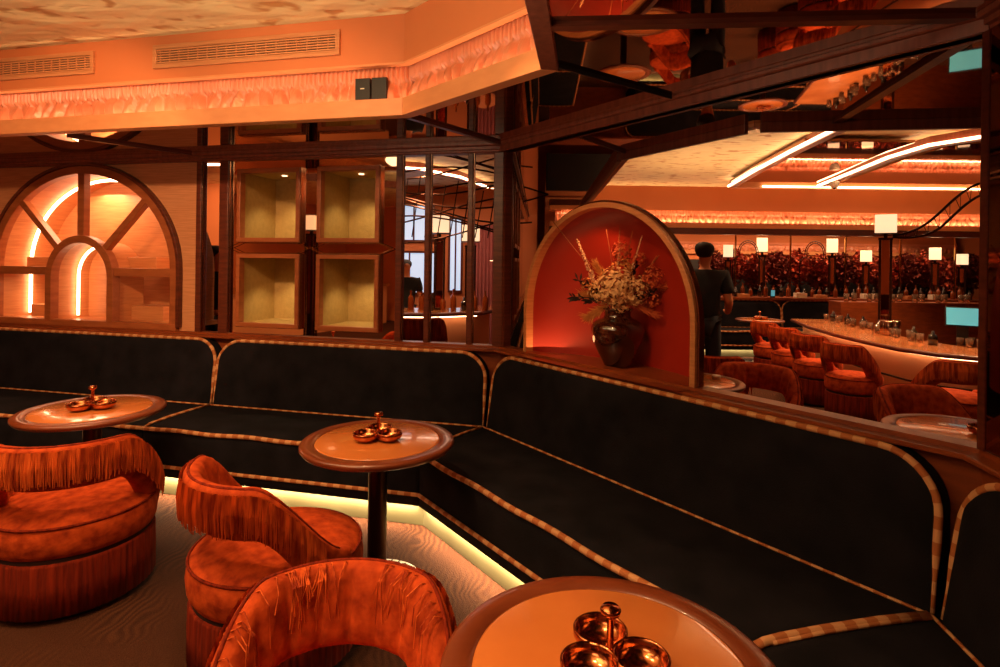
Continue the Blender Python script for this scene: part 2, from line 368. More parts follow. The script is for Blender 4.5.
# ------------------------------------------------------------------ valances: rail, lit pleated silk, fascia
def pleat_curve(a, b, out, z0, z1, seed, dx=.0065):
    rnd = random.Random(seed); L = (b - a).length; n = int(L / dx); t = (b - a) / L; rows = []
    ph = []; x = 0
    while x < L + .3: wdt = rnd.uniform(.055, .13); ph.append((x, wdt, rnd.uniform(.5, 1.1), rnd.uniform(-.05, .05))); x += wdt
    zs = [0, .04, .1, .18, .27, .36, .45, .53, .6, .66, .72, .8, .9, 1]
    for h in zs:
        row = []
        for i in range(n + 1):
            x = i * L / n
            if h > .66: d = .011 * sin(2 * pi * x / .030) + .014
            else:
                xx = x + .10 * (h - .3) * sin(x * 9 + seed) ; d = 0
                for (x0, wd, am, sk) in ph:
                    if x0 - .02 <= xx <= x0 + wd + .02:
                        u = (xx - x0) / wd
                        if 0 <= u <= 1: d = sin(pi * u) ** .6 * am * .055
                        break
                env = sin(pi * min(1, max(0, (h + .25)) / 1.0)) if h < .66 else 0
                fine = .004 * sin(2 * pi * x / .021) * max(0, (h - .3) / .36)
                d = min(.058, (d * max(.3, env)) * 1.45) - .012 + fine * 1.6
            p = a + t * x - out * d
            row.append((p.x, p.y, z0 + (z1 - z0) * h))
        rows.append(row)
    return MB(WORLD).grid(rows)
VK = 0
def valance(a, b, out, ma, mb_, label, where, led=True, rail='rail', zs=(2.44, 2.542, 2.51, 2.75, ZP), seed=1):
    """a->b along the coffer edge; out points to the wall; ma/mb_: mitre of each end per metre of offset"""
    t = (b - a).normalized(); L = (b - a).length; fr = Frame(a, t, out)
    def pr(prof, name, m, bevel=0):
        mb = MB(fr); rows = [[(s_ + mm * d, d, z) for d, z in prof] for s_, mm in ((0, ma), (L, mb_))]
        mb.grid(rows, closed=True); n = len(prof); mb.f.append(tuple(range(n))); mb.f.append(tuple(range(n, 2 * n)))
        return struct(mb.build(name, m, bevel=bevel))
    z0, zr, zc, zf, zt = zs
    pr([(0, z0), (.075, z0), (.075, z0 + .025), (.02, z0 + .025), (.02, zr), (0, zr)], 'trim_rail', rail, .004)
    pr([(.012, zf), (.09, zf), (.09, zt), (.012, zt)], 'trim_fascia', 'fascia')
    pr([(.004, zf - .012), (.05, zf - .012), (.05, zf - .001), (.004, zf - .001)], 'trim_fascia_lip', 'rail')
    c = pleat_curve(a + t * (ma * .083) + out * .083, b + t * (mb_ * .083) + out * .083, out, zc - .03, zf - .004, seed).build('pleated_valance', 'silk', smooth=True)
    tag(c, label, 'valance')
    if led:
        mb = MB(fr).box((.06, .024, z0 + .026), (L - .06, .034, z0 + .034)); struct(mb.build('trim_light_strip', 'led_soft'))
        l = area_light('cove_light', fr((L / 2, .029, z0 + .045)), L, 1.6 * L, PEACH, size_y=.012, rot=(pi, 0, atan2(t.y, t.x)))
valance(V1, V0, NL, -.369, 0, 'gathered peach silk valance above the arched cabinet', 'rail over the arched cabinet', seed=3)
valance(V1, V2, NR, -.369, .415, 'short gathered peach silk valance slanting towards the vase niche', 'slanting rail', seed=11)
valance(V2, V3, NE, -.415, 0, 'gathered silk valance running back overhead from the slanting one', 'rail running overhead', seed=5, rail='beam')  # darker rail colour stands in for shade on its underside
valance(refl(V1), refl(V1 + Ld * 4.2), refl_v(NL), -.369, 0, 'mirror image of the silk valance, in the bar room beside the arched niche', 'bar room rail beside the niche', seed=6)
valance(refl(V1), refl(V2), refl_v(NR), -.369, .415, 'mirror image of the silk valance behind the slanting beam over the bar room', 'slanting bar room rail', seed=8)
valance(refl(V2), refl(V2 + Ed * 5), refl_v(NE), -.415, 0, 'mirror image of the silk valance behind the long level beam over the bar stools', 'level bar room rail', seed=9)
# dark outer faces of the rails, towards the nooks
for a, b in ((refl(V1), refl(V2)), (refl(V2), refl(V2 + Ed * 5)), (refl(V1), refl(V1 + Ld * 4.2))):
    t = (b - a).normalized(); n = Vector((t.y, -t.x)); 
    if (refl(W + Ld * 2 + Rd) - a).dot(n) < -99 or (Vector((0, 0)) - a).dot(n) < 0: n = -n
    fr = Frame(a, t, n); struct(MB(fr).box((0, .075, 2.40), ((b - a).length, .11, ZC)).build('trim_outer_rail', 'beam', bevel=.004))

# two small black boxes sitting on the rail, near its bend
t = (V1 - V0).normalized(); fv = Frame(V1, Ld, NL)
for s0, s1, lab in ((.215, .31, 'small black speaker box with a pale tag on the silk valance'), (.11, .205, 'small plain black speaker box next to the bend of the valance')):
    o = thing('speaker_box', lab, 'speaker', fv(((s0 + s1) / 2, .04, 2.52)))
    MB(fv).box((s0, .022, 2.546), (s1, .05, 2.675)).build('case', 'black', o, bevel=.004)
    if s0 > .2: MB(fv).box((s0 + .035, .020, 2.61), (s0 + .06, .022, 2.616)).build('tag', 'white', o)
# vents
def vent(s0, s1, lab):
    o = thing('vent_grille', lab, 'vent', fv(((s0 + s1) / 2, .012, 2.815)))
    z0, z1, f = 2.815, 2.965, .028
    mb = MB(fv); mb.box((s0, -.008, z0), (s1, .012, z0 + f)); mb.box((s0, -.008, z1 - f), (s1, .012, z1)); mb.box((s0, -.008, z0 + f), (s0 + f, .012, z1 - f)); mb.box((s1 - f, -.008, z0 + f), (s1, .012, z1 - f))
    mb.build('frame', 'wood_lt', o, bevel=.003)
    MB(fv).box((s0 + f, .010, z0 + f), (s1 - f, .0115, z1 - f)).build('backing', 'dark', o)
    mb = MB(fv); n = 6
    for i in range(n):
        z = z0 + f + (z1 - z0 - 2 * f) * (i + .5) / n; mb.box((s0 + f, -.004, z - .0035), (s1 - f, .008, z + .0035))
    x = s0 + f + .05
    while x < s1 - f: mb.box((x, .001, z0 + f), (x + .004, .009, z1 - f)); x += .07
    mb.build('louvres', 'rail', o)
vent(.40, 1.72, 'long louvred air vent nearer the bend of the peach fascia')
vent(2.19, 3.5, 'louvred air vent at the far left end of the peach fascia')

# ------------------------------------------------------------------ benches
def rr_out(s0, s1, zb, zt, r, n=9):
    pts = [(s0, zb), (s0, zt - r)]
    pts += [(s0 + r - r * cos(pi / 2 * k / n), zt - r + r * sin(pi / 2 * k / n)) for k in range(1, n + 1)]
    pts += [(s1 - r + r * sin(pi / 2 * k / n), zt - r + r * cos(pi / 2 * k / n)) for k in range(0, n + 1)]
    pts += [(s1, zb)]
    return pts
def bench(fr, s0, s1, m0, m1, label, group=None, detail=True, plinth_m='skirting', light=True):
    o = thing('bench_sofa', label, 'banquette', fr(((s0 + s1) / 2, .4, 0)), group=group)
    zb, zt, r = .43, .952, .19
    dd = lambda z: .205 - (z - .45) / .5 * .075
    a0 = s0 + m0 * .2 + .008; a1 = s1 - m1 * .2 - .008
    N = 60; ss = [a0 + (a1 - a0) * k / N for k in range(N + 1)]
    fine = [a0 + r * (1 - cos(pi / 2 * k / 10)) for k in range(11)] + [a1 - r * (1 - cos(pi / 2 * k / 10)) for k in range(11)]
    ss = sorted(set([x for x in ss if a0 + r < x < a1 - r] + fine))
    def ztop(s_):
        e = min(s_ - a0, a1 - s_)
        return zt if e >= r else zt - r + sqrt(max(0, r * r - (r - e) ** 2))
    J = 14; rows = []; back = []
    for j in range(J + 1):
        row = []
        for s_ in ss:
            z = zb + (ztop(s_) - zb) * j / J; e = min(s_ - a0, a1 - s_, (ztop(s_) - z) + .0)
            puff = .028 * min(1, max(0, e) / .07) ** .5 + (.006 * sin(s_ * 7.3 + 2 * z) * sin(z * 9 + s_) if e > .06 else 0)
            row.append((s_, dd(z) - .028 + puff, z))
        rows.append(row)
    mb = MB(fr); mb.grid(rows)
    out = [rows[j][0] for j in range(J)] + rows[J] + [rows[j][-1] for j in range(J - 1, -1, -1)]
    mb.grid([out, [(p[0], .03, p[2]) for p in out]])
    bk = mb.build('backrest', 'navy', o, smooth=True)
    path = [(x, dd(z) - .022, z) for x, z in rr_out(a0 + .004, a1 - .004, zb + .02, zt - .004, r)]
    full = []
    for p, q in zip(path[:-1], path[1:]):
        k = max(1, int(hypot(q[0] - p[0], q[2] - p[2]) / .08))
        full += [tuple(p[i] + (q[i] - p[i]) * u / k for i in range(3)) for u in range(k)]
    full.append(path[-1])
    rad = [.007 if p[2] < .62 else .0135 for p in full]
    MB(fr).tube(full, rad, 8).build('piping', 'piping', bk, smooth=True)
    # seat with front skirt
    prof = [(.10, .30), (.10, .44), (.22, .452), (.5, .460), (.74, .458), (.80, .452), (.825, .440), (.832, .425), (.832, .30), (.832, .205), (.80, .115), (.80, .115), (.10, .115)]
    prof = [(.10, .13), (.10, .435), (.22, .448), (.4, .457), (.6, .460), (.74, .457), (.80, .451), (.824, .440), (.832, .425), (.832, .36), (.832, .28), (.832, .205), (.832, .195), (.832, .135), (.81, .13)]
    K = 50; rows = []
    for k in range(K + 1):
        u = k / K; row = []
        for d, z in prof:
            x0 = s0 + m0 * d + .003; x1 = s1 - m1 * d - .003; x = x0 + (x1 - x0) * u
            wv = .004 * sin(x * 11 + d * 5) * (1 if .3 < d < .83 and z > .42 else 0) * min(1, min(u, 1 - u) * 8)
            row.append((x, d, z + wv))
        rows.append(row)
    mb = MB(fr); mb.grid(rows, closed=True); n = len(prof); mb.f.append(tuple(range(n))); mb.f.append(tuple(range(K * n, K * n + n)))
    st = mb.build('seat', 'navy', o, smooth=False)
    for p in st.data.polygons: p.use_smooth = len(p.vertices) == 4
    K = 60
    for (d, z, rr) in ((.834, .446, .0145), (.836, .203, .012)):
        pth = []
        for k in range(K + 1):
            x0 = s0 + m0 * d + .004; x1 = s1 - m1 * d - .004; x = x0 + (x1 - x0) * k / K
            pth.append((x, d, z + (.004 * sin(x * 11 + d * 5) * min(1, min(k / K, 1 - k / K) * 8) if z > .4 else 0)))
        MB(fr).tube(pth, rr, 8).build('piping', 'piping', st, smooth=True)
    # fine welt where seat meets back, and across the seat at both ends
    pth = [(s0 + m0 * .2 + (s1 - m1 * .2 - s0 - m0 * .2) * k / 20, .212, .455) for k in range(21)]
    MB(fr).tube(pth, .006, 6).build('welt', 'piping', st, smooth=True)
    MB(fr).tube([(s1 - m1 * d - .006, d, z + .004) for d, z in ((.22, .450), (.4, .459), (.6, .462), (.74, .460), (.80, .455), (.83, .445))], .008 if m1 == 0 else .0145, 6).build('welt', 'piping', st, smooth=True)
    if m1 == 0: MB(fr).tube([(s0 + m0 * d + .006, d, z + .004) for d, z in ((.22, .450), (.4, .459), (.6, .462), (.78, .456))], .008, 6).build('welt', 'piping', st, smooth=True)
    # recessed glowing toe kick
    x0, x1 = s0 + m0 * .79, s1 - m1 * .79
    MB(fr).prism([(x0, .79), (x1, .79), (s1 - m1 * .2, .2), (s0 + m0 * .2, .2)], .003, .128).build('toe_kick', plinth_m, o)
    if light:
        xm = (s0 + m0 * .81 + s1 - m1 * .81) / 2; Lg = (s1 - m1 * .81) - (s0 + m0 * .81) - .06
        c = fr((xm, .812, .122)); ax = fr.ex
        area_light('toe_light', c, Lg, light * Lg, (1, .74, .42), size_y=.012, rot=(0, 0, atan2(ax.y, ax.x)))
    return o
bench(FL, 2.29, 5.2, 0, 0, 'dark navy velvet banquette on the left below the arched cabinet', light=13)
bench(FL, 0, 2.29, MIT_W, 0, 'dark navy velvet banquette section below the four display boxes', light=13)
bench(FR, 0, RL, MIT_W, MIT_X, 'long dark navy velvet banquette running under the vase niche', light=13)
bench(F3, 0, 2.6, MIT_X, 0, 'dark velvet banquette section at the right edge of the photo', light=0)
bench(FLv, 0.0, 2.20, MIT_W, 0, 'mirror image of the left banquette, directly behind the vase niche', light=2, detail=False)
bench(FLv, 2.20, 4.4, 0, 0, 'mirror image of the left banquette, further back behind the niche', light=2)
bench(FLv, 4.4, 6.3, 0, 0, 'farthest mirrored dark banquette along the bar room wall behind the niche', light=2)

# ------------------------------------------------------------------ left wall: arched cabinet, posts, display boxes
AC, AZ, RX, RZ = 3.77, 1.49, 1.0, .90           # arch centre, spring line, radii
def arch_pts(cx, zb, zs, rx, rz, n=32):
    """open outline from bottom right, up, over, down to bottom left"""
    pts = [(cx - rx, zb), (cx - rx, (zb + zs) / 2)]
    pts += [(cx - rx * cos(pi * k / n), zs + rz * sin(pi * k / n)) for k in range(n + 1)]
    pts += [(cx + rx, (zb + zs) / 2), (cx + rx, zb)]
    return pts
def arch_ring(fr, cx, zb, zs, r0, r1, d0, d1, n=32, thick_inner=None):
    a = arch_pts(cx, zb, zs, r0[0], r0[1], n); b = arch_pts(cx, zb, zs, r1[0], r1[1], n)
    rows = [[(p[0], d0, p[1]) for p in a], [(p[0], d1, p[1]) for p in a], [(p[0], d1, p[1]) for p in b], [(p[0], d0, p[1]) for p in b], [(p[0], d0, p[1]) for p in a]]
    mb = MB(fr).grid(rows); n0 = len(a)
    mb.f.append((0, n0, 2 * n0, 3 * n0)); mb.f.append((n0 - 1, 2 * n0 - 1, 3 * n0 - 1, 4 * n0 - 1)); return mb
def arch_wall(fr, s0, s1, z0, z1, cx, zb, zs, rx, rz, d0, d1, name, m):
    """a wall panel with an arched hole"""
    a = arch_pts(cx, zb, zs, rx, rz)
    def outp(p):
        if p[1] <= zs: return ((s0 if p[0] < cx else s1), p[1])
        dx, dz = (p[0] - cx) / rx, (p[1] - zs) / rz
        wx = (cx - s0) if dx < 0 else (s1 - cx)
        k = min(wx / abs(dx) if abs(dx) > 1e-6 else 1e9, (z1 - zs) / dz if dz > 1e-6 else 1e9)
        return (cx + dx * k, zs + dz * k)
    b = [outp(p) for p in a]
    for cn in ((s0, z1), (s1, z1)):    # pull the nearest outer point to the panel corner
        i = min(range(len(b)), key=lambda i: hypot(b[i][0] - cn[0], b[i][1] - cn[1])); b[i] = cn
    rows = [[(p[0], d1, p[1]) for p in a], [(p[0], d1, p[1]) for p in b], [(p[0], d0, p[1]) for p in b], [(p[0], d0, p[1]) for p in a], [(p[0], d1, p[1]) for p in a]]
    mb = MB(fr).grid(rows)
    if zb > z0: mb.box((s0, d0, z0), (s1, d1, zb))
    return struct(mb.build(name, m))
arch_wall(FL, 2.6, LE, .992, 2.395, AC, 1.03, AZ, RX - .03, RZ - .03, -.03, .0, 'wall_arch_panel', 'veneer')
cab = thing('arched_cabinet', 'large arched wall cabinet with spoked glazing and glowing light tubes inside', 'cabinet', FL((AC, 0, .992)))
arch_ring(FL, AC, 1.02, AZ, (RX - .07, RZ - .07), (RX, RZ), -.03, .035).build('arch_frame', 'muntin', cab, bevel=.006)
arch_ring(FL, AC, 1.02, AZ, (RX - .0, RZ - .0), (RX + .03, RZ + .03), -.01, .045).build('arch_moulding', 'wood_dk', cab, bevel=.004)
MB(FL).box((AC - RX, -.03, .992), (AC + RX, .04, 1.045)).build('sill', 'muntin', cab, bevel=.004)
IR = .30
arch_ring(FL, AC + .0, 1.03, 1.42, (IR, IR), (IR + .065, IR + .065), -.03, .045, 20).build('inner_arch_frame', 'muntin', cab, bevel=.005)
def spoke(p, q, wd=.055): MB(FL).add([(p[0] + u * (q[1] - p[1]) * wd / 2 / hypot(q[0] - p[0], q[1] - p[1]), d, p[1] - u * (q[0] - p[0]) * wd / 2 / hypot(q[0] - p[0], q[1] - p[1])) for d in (-.03, .03) for u in (-1, 1)] +
      [(q[0] + u * (q[1] - p[1]) * wd / 2 / hypot(q[0] - p[0], q[1] - p[1]), d, q[1] - u * (q[0] - p[0]) * wd / 2 / hypot(q[0] - p[0], q[1] - p[1])) for d in (-.03, .03) for u in (-1, 1)],
      [(0, 1, 3, 2), (4, 6, 7, 5), (0, 4, 5, 1), (2, 3, 7, 6), (0, 2, 6, 4), (1, 5, 7, 3)]).build('glazing_bar', 'muntin', cab, bevel=.003)
spoke((AC, 1.42 + IR + .03), (AC, AZ + RZ - .05), .07)
for sg in (-1, 1):
    spoke((AC + sg * (IR + .03) * .72, 1.42 + (IR + .03) * .72), (AC + sg * (RX - .05) * .72, AZ + (RZ - .05) * .72))
    spoke((AC + sg * (IR + .03), 1.47), (AC + sg * (RX - .05), 1.47), .07)
# cavity
a = arch_pts(AC, 1.03, AZ, RX - .06, RZ - .06)
mb = MB(FL).grid([[(p[0], -.03, p[1]) for p in a], [(p[0], -.48, p[1]) for p in a]]); mb.build('cavity_lining', 'wood_lt', cab, smooth=True)
mb = MB(FL); mb.add([(p[0], -.48, p[1]) for p in a], [tuple(range(len(a)))]); mb.box((AC - RX, -.48, 1.0), (AC + RX, -.03, 1.035)); mb.build('cavity_back', 'wood_lt', cab)
a = arch_pts(AC, 1.035, 1.42, IR + .01, IR + .01, 20)
mb = MB(FL).grid([[(p[0], -.03, p[1]) for p in a], [(p[0], -.33, p[1]) for p in a]]); mb.add([(p[0], -.33, p[1]) for p in a], [tuple(range(len(a)))]); mb.build('inner_alcove', 'wood_lt', cab, smooth=True)
pt = arch_pts(AC, 1.06, AZ, RX - .085, RZ - .085)
MB(FL).tube([(p[0], -.26, p[1]) for p in pt], .014, 8).build('light_tube', 'led', cab, smooth=True)
pt = arch_pts(AC, 1.06, 1.42, IR - .02, IR - .02, 20)
MB(FL).tube([(p[0], -.2, p[1]) for p in pt], .012, 8).build('light_tube', 'led', cab, smooth=True)
for (s_, z_, w_, h_) in ((4.32, 1.50, .34, .09), (4.30, 1.035, .30, .11), (3.12, 1.035, .34, .13), (3.2, 1.50, .36, .10)):
    bx = MB(FL).box((s_, -.42, z_), (s_ + w_, -.2, z_ + h_)).build('wooden_box', 'wood_lt', bevel=.004)
    side = 'left' if s_ > 4 else 'right'; lev = 'upper' if z_ > 1.2 else 'lower'
    tag(bx, f'small plain wooden box in the {lev} {side} pane of the arched cabinet', 'box')
for sg in (-1, 1):    # shelf the upper boxes stand on
    MB(FL).box((AC + (IR + .02 if sg > 0 else -RX + .07), -.47, 1.475), (AC + (RX - .07 if sg > 0 else -IR - .02), -.05, 1.498)).build('shelf', 'wood_lt', cab)
l = area_light('cabinet_light', FL((AC + .2, -.25, 2.2)), .5, 9, PEACH); l = area_light('cabinet_light', FL((AC + .55, -.2, 1.4)), .1, 2, PEACH)

# posts
def post(fr, s_, wd, lab, z0=.992, z1=2.396, group=None):
    o = thing('wall_post', lab, 'post', fr((s_, 0, z0)), group=group)
    MB(fr).box((s_ - wd / 2, -.035, z0), (s_ + wd / 2, .035, z1)).build('shaft', 'wood_dk', o, bevel=.006)
    MB(fr).box((s_ - wd / 2 - .004, .01, z0), (s_ - wd / 2 + .003, .022, z1)).build('metal_edge', 'chrome', o)
    return o
for s_, wd, lab in ((2.565, .05, 'dark slim post at the right edge of the arched cabinet panel'), (2.327, .085, 'wide dark post immediately left of the display boxes'), (.802, .05, 'dark post immediately right of the display boxes'),
                    (.575, .042, 'slim dark post, second to the right of the display boxes'), (.243, .042, 'slim dark post nearest the room corner'), (.03, .075, 'broad dark corner post left of the vase niche')):
    post(FL, s_, wd, lab)
# bronze mirror behind the display boxes (strips round the recesses)
SB = [(.957, 1.483), (1.632, 2.199)]; ZB = [(1.052, 1.640), (1.735, 2.322)]
mb = MB(FL)
for s0, s1 in ((.827, SB[0][0]), (SB[0][1], SB[1][0]), (SB[1][1], 2.285)): mb.box((s0, -.012, .992), (s1, -.004, 2.395))
for s0, s1 in SB:
    for z0, z1 in ((.992, ZB[0][0]), (ZB[0][1], ZB[1][0]), (ZB[1][1], 2.395)): mb.box((s0, -.012, z0), (s1, -.004, z1))
tag(mb.build('wall_mirror', 'mirror'), 'bronze mirror between and around the four display boxes', 'mirror')
def display_box(fr, s0, s1, z0, z1, lab, group=None, depth=.44):
    o = thing('display_box', lab, 'display box', fr(((s0 + s1) / 2, 0, z0)), group=group); f = .034
    mb = MB(fr)
    for a, b in (((s0, z0), (s1, z0 + f)), ((s0, z1 - f), (s1, z1)), ((s0, z0 + f), (s0 + f, z1 - f)), ((s1 - f, z0 + f), (s1, z1 - f))): mb.box((a[0], -.02, a[1]), (b[0], .045, b[1]))
    mb.build('frame', 'muntin', o, bevel=.004)
    mb = MB(fr); e = .004
    for a, b in (((s0 - e, z0 - e), (s1 + e, z0)), ((s0 - e, z1), (s1 + e, z1 + e)), ((s0 - e, z0), (s0, z1)), ((s1, z0), (s1 + e, z1))): mb.box((a[0], -.02, a[1]), (b[0], .03, b[1]))
    mb.build('metal_edge', 'chrome', o)
    a0, a1, b0, b1 = s0 + f * .7, s1 - f * .7, z0 + f * .7, z1 - f * .7
    mb = MB(fr); mb.add([(a0, -.02, b0), (a1, -.02, b0), (a1, -.02, b1), (a0, -.02, b1), (a0, -depth, b0), (a1, -depth, b0), (a1, -depth, b1), (a0, -depth, b1)],
                        [(4, 5, 6, 7), (0, 1, 5, 4), (1, 2, 6, 5), (2, 3, 7, 6), (3, 0, 4, 7)])
    mb.build('lining', 'gold', o)
    MB(fr).lathe([(.0, 0), (.022, 0), (.022, .006), (0, .006)], 12, ((a0 + a1) / 2, -.18, b1 - .008)).build('spotlight', 'led_soft', o)
    return o
for i, (s0, s1) in enumerate(SB):
    for j, (z0, z1) in enumerate(ZB):
        display_box(FL, s0, s1, z0, z1, f"gold lined square display box, {'upper' if j else 'lower'} {'left' if i else 'right'} of the four")
        q = FL(((s0 + s1) / 2, -.2, z1 - .07)); spot('box_spot', q, FL(((s0 + s1) / 2, -.24, z0)), 7.5, 105, (1, .72, .36), .02)
# angular brass wires linking the boxes
mb = MB(FL)
for s0, s1 in ((.85, 1.55), (1.56, 2.28)):
    m_ = (s0 + s1) / 2; zc = 1.688
    for p, q in (((s0, zc), (s0 + .1, zc + .04)), ((s0, zc), (s0 + .1, zc - .04)), ((s1, zc), (s1 - .1, zc + .04)), ((s1, zc), (s1 - .1, zc - .04)), ((s0 + .1, zc + .04), (s1 - .1, zc + .04)), ((s0 + .1, zc - .04), (s1 - .1, zc - .04))):
        mb.tube([(p[0], .03, p[1]), (q[0], .03, q[1])], .003, 5)
tag(mb.build('brass_wire', 'brass'), 'thin angular brass wire between the upper and lower display boxes', 'wire')
# the left wall built again as its own mirror image
for s_ in (.243, .575, .802, 2.327): post(FLv, s_, .045, 'mirrored dark post on the bar room wall seen left of the vase niche', group='posts of the bar room wall')
for i, (s0, s1) in enumerate(SB):
    for j, (z0, z1) in enumerate(ZB): display_box(FLv, s0, s1, z0, z1, f"mirror image of a framed box left of the vase niche, {'upper' if j else 'lower'} {'farther' if i else 'nearer'} one", depth=.05)
struct(MB(FLv).box((.08, -.07, .955), (LE, -.052, 2.40)).build('wall_left_bar', 'mirror_dk'))
# right wall: end post and near wall mirror
struct(MB(FR).box((RL - .006, -.01, .992), (RL + .004, .0, 2.396)).build('trim_opening_edge', 'chrome'))
struct(MB(FR).box((.0, -.04, .992), (.05, .02, 2.396)).build('trim_opening_edge', 'wood_dk'))
struct(MB(F3).box((0.0, -.05, .955), (3.4, .030, 2.40)).build('wall_near_panel', 'shell'))
o = thing('framed_mirror', 'dark bronze mirror panel on the wall at the far right', 'mirror', F3((1, 0, .992)))
MB(F3).box((.03, .03, 1.0), (1.7, .036, 2.395)).build('glass', 'mirror_dk', o)
MB(F3).box((.012, .03, .992), (.045, .04, 2.395)).build('frame', 'wood_dk', o)

# ------------------------------------------------------------------ niche with vase
NC, NRr, NZ = .958, .675, 1.285
ni = thing('arched_niche', 'red lacquered arched niche with a light wooden rim holding the vase', 'niche', FR((NC, 0, .976)))
arch_ring(FR, NC, .978, NZ, (NRr - .032, NRr - .032), (NRr, NRr), -.03, .03, 40).build('rim', 'wood_lt', ni, bevel=.004)
arch_ring(FR, NC, .978, NZ, (NRr, NRr), (NRr + .012, NRr + .012), -.03, .012, 40).build('metal_edge', 'chrome', ni)
# apse: half-oval in plan, domed on top
DP = .31; rr = NRr - .028; rows = []
for k in range(41):
    th = pi * k / 40; row = []
    if True:
        for j in range(13):
            u = j / 12 * pi / 2    # from rim to the back crown
            pass
    rows.append(row)
mb = MB(FR)
zs_ = [0.979 + (NZ - .979) * i / 4 for i in range(5)]
rows = [[(NC - rr * cos(pi * k / 40), -DP * sin(pi * k / 40) ** .85 - .0, z) for k in range(41)] for z in zs_]
for i in range(1, 15):
    e = pi / 2 * i / 14
    rows.append([(NC - rr * cos(e) * cos(pi * k / 40), -DP * sin(pi * k / 40) ** .85 * (cos(e) ** .55 if i < 14 else 0) , NZ + rr * sin(e)) for k in range(41)])
mb.grid(rows); mb.build('apse', 'red', ni, smooth=True)
mb = MB(FR).add([(NC - rr * cos(pi * k / 40), -DP * sin(pi * k / 40) ** .85, .979) for k in range(41)] + [(NC + rr, .13, .979), (NC - rr, .13, .979)], [tuple(range(43))])
mb.build('niche_floor', 'wood_red', ni)
q = FR((NC - .05, -.02, 1.86)); spot('niche_spot', q, FR((NC - .35, -.3, 1.0)), 4.5, 120, (1, .42, .16), .02)
area_light('niche_glow', FR((NC - .5, -.05, 1.02)), .3, .9, (1, .4, .15), rot=(radians(180), 0, 0))

VP = FR((.985, -.13, .979))
vs = thing('glass_vase', 'smoky dark glass vase standing in the red arched niche', 'vase', VP)
prof = [(.0, 0), (.062, 0), (.075, .008), (.085, .03), (.115, .085), (.145, .15), (.158, .20), (.158, .235), (.148, .262), (.12, .283), (.086, .296), (.078, .31), (.080, .34), (.088, .352), (.082, .354), (.072, .34), (.070, .31), (.0, .30)]
MB().lathe(prof, 40).build('body', 'vase', vs, smooth=True)
MB().lathe([(.0875, .345), (.094, .350), (.0875, .356), (.083, .350), (.0875, .345)], 32).build('lip', 'vase', vs, smooth=True)
bq = thing('dried_bouquet', 'dried flower bouquet of cream petals and spikes in the dark vase', 'flowers', VP + Vector((0, 0, .33)))
R1 = random.Random(4); ex = FR.ex; nx = -NR.to_3d()
def B(x, y, z): return Vector((ex.x * x - .0, ex.y * x, 0)) * 1.0 + Vector((nx.x, nx.y, 0)) * y + Vector((0, 0, z))
EXI = Vector((1, 0, 0))      # bouquet laid out facing the viewer side of the niche
def petal(mb, c, nrm, r):
    nrm = nrm.normalized(); a = nrm.cross(Vector((.3, .2, 1))).normalized(); b = nrm.cross(a)
    k = R1.uniform(0, 6.28); a, b = a * cos(k) + b * sin(k), b * cos(k) - a * sin(k)
    mb.add([c - a * r, c - b * r * .7 + nrm * r * .3, c + a * r, c + b * r * .7 + nrm * r * .35, c + nrm * r * .1], [(0, 1, 4), (1, 2, 4), (2, 3, 4), (3, 0, 4)])
def head(c, R, n, m, name, pr=.016, sq=(1, 1, 1)):
    mb = MB()
    for i in range(n):
        d = Vector((R1.gauss(0, 1), R1.gauss(0, 1), R1.gauss(0, 1))).normalized(); q = Vector(c) + Vector((d.x * R * sq[0], d.y * R * sq[1], d.z * R * sq[2])) * R1.uniform(.75, 1.05)
        petal(mb, q, d + Vector((0, 0, .2)), pr * R1.uniform(.7, 1.2))
    mb.build(name, m, bq)
def spike(p, q, n, m, name, r0, pr):
    mb = MB(); p, q = Vector(p), Vector(q)
    mb.tube([p, (p + q) / 2 + Vector((0, 0, .01)), q], .003, 5)
    for i in range(n):
        u = .35 + .65 * i / n; c = p.lerp(q, u); d = Vector((R1.gauss(0, 1), R1.gauss(0, 1), R1.gauss(0, .6))).normalized()
        petal(mb, c + d * r0 * (1.25 - u) * 1.4, d, pr * (1.4 - u))
    mb.build(name, m, bq)
def sprig(p, q, n, m, name, L, wd):
    mb = MB(); p, q = Vector(p), Vector(q); mb.tube([p, p.lerp(q, .5) + Vector((0, 0, .015)), q], .0028, 5); t = (q - p).normalized()
    for i in range(n):
        u = .3 + .7 * i / n; c = p.lerp(q, u); d = Vector((R1.gauss(0, 1), R1.gauss(0, 1), R1.gauss(0, 1))).normalized(); d = (d + t * .9).normalized(); s_ = d.cross(Vector((.1, .9, .3))).normalized() * wd
        e = c + d * L * R1.uniform(.7, 1.2); mb.add([c, c.lerp(e, .5) + s_, e, c.lerp(e, .5) - s_], [(0, 1, 2, 3)])
    mb.build(name, m, bq)
def plume(p, q, n, m, spread, L):
    mb = MB(); p, q = Vector(p), Vector(q); t = (q - p).normalized()
    for i in range(n):
        u = R1.uniform(.25, 1); c = p.lerp(q, u); d = (t * 1.6 + Vector((R1.gauss(0, 1), R1.gauss(0, 1), R1.gauss(0, 1))) * spread).normalized()
        e = c + d * L * R1.uniform(.6, 1.2); s_ = d.cross(Vector((0, 1, .2))).normalized() * .0035; mb.add([c - s_ * 1.6, c + s_ * 1.6, e], [(0, 1, 2)])
    mb.tube([p, q], .003, 5); mb.build('plume', m, bq)
head((.0, -.05, .15), .125, 420, 'petal', 'hydrangea_head'); head((.10, -.03, .13), .09, 240, 'petal', 'hydrangea_head'); head((-.09, -.02, .12), .085, 220, 'petal', 'hydrangea_head', .015)
head((.04, -.06, .07), .07, 140, 'petal', 'hydrangea_head', .014); head((.02, .03, .25), .08, 160, 'plume', 'hydrangea_head', .014)
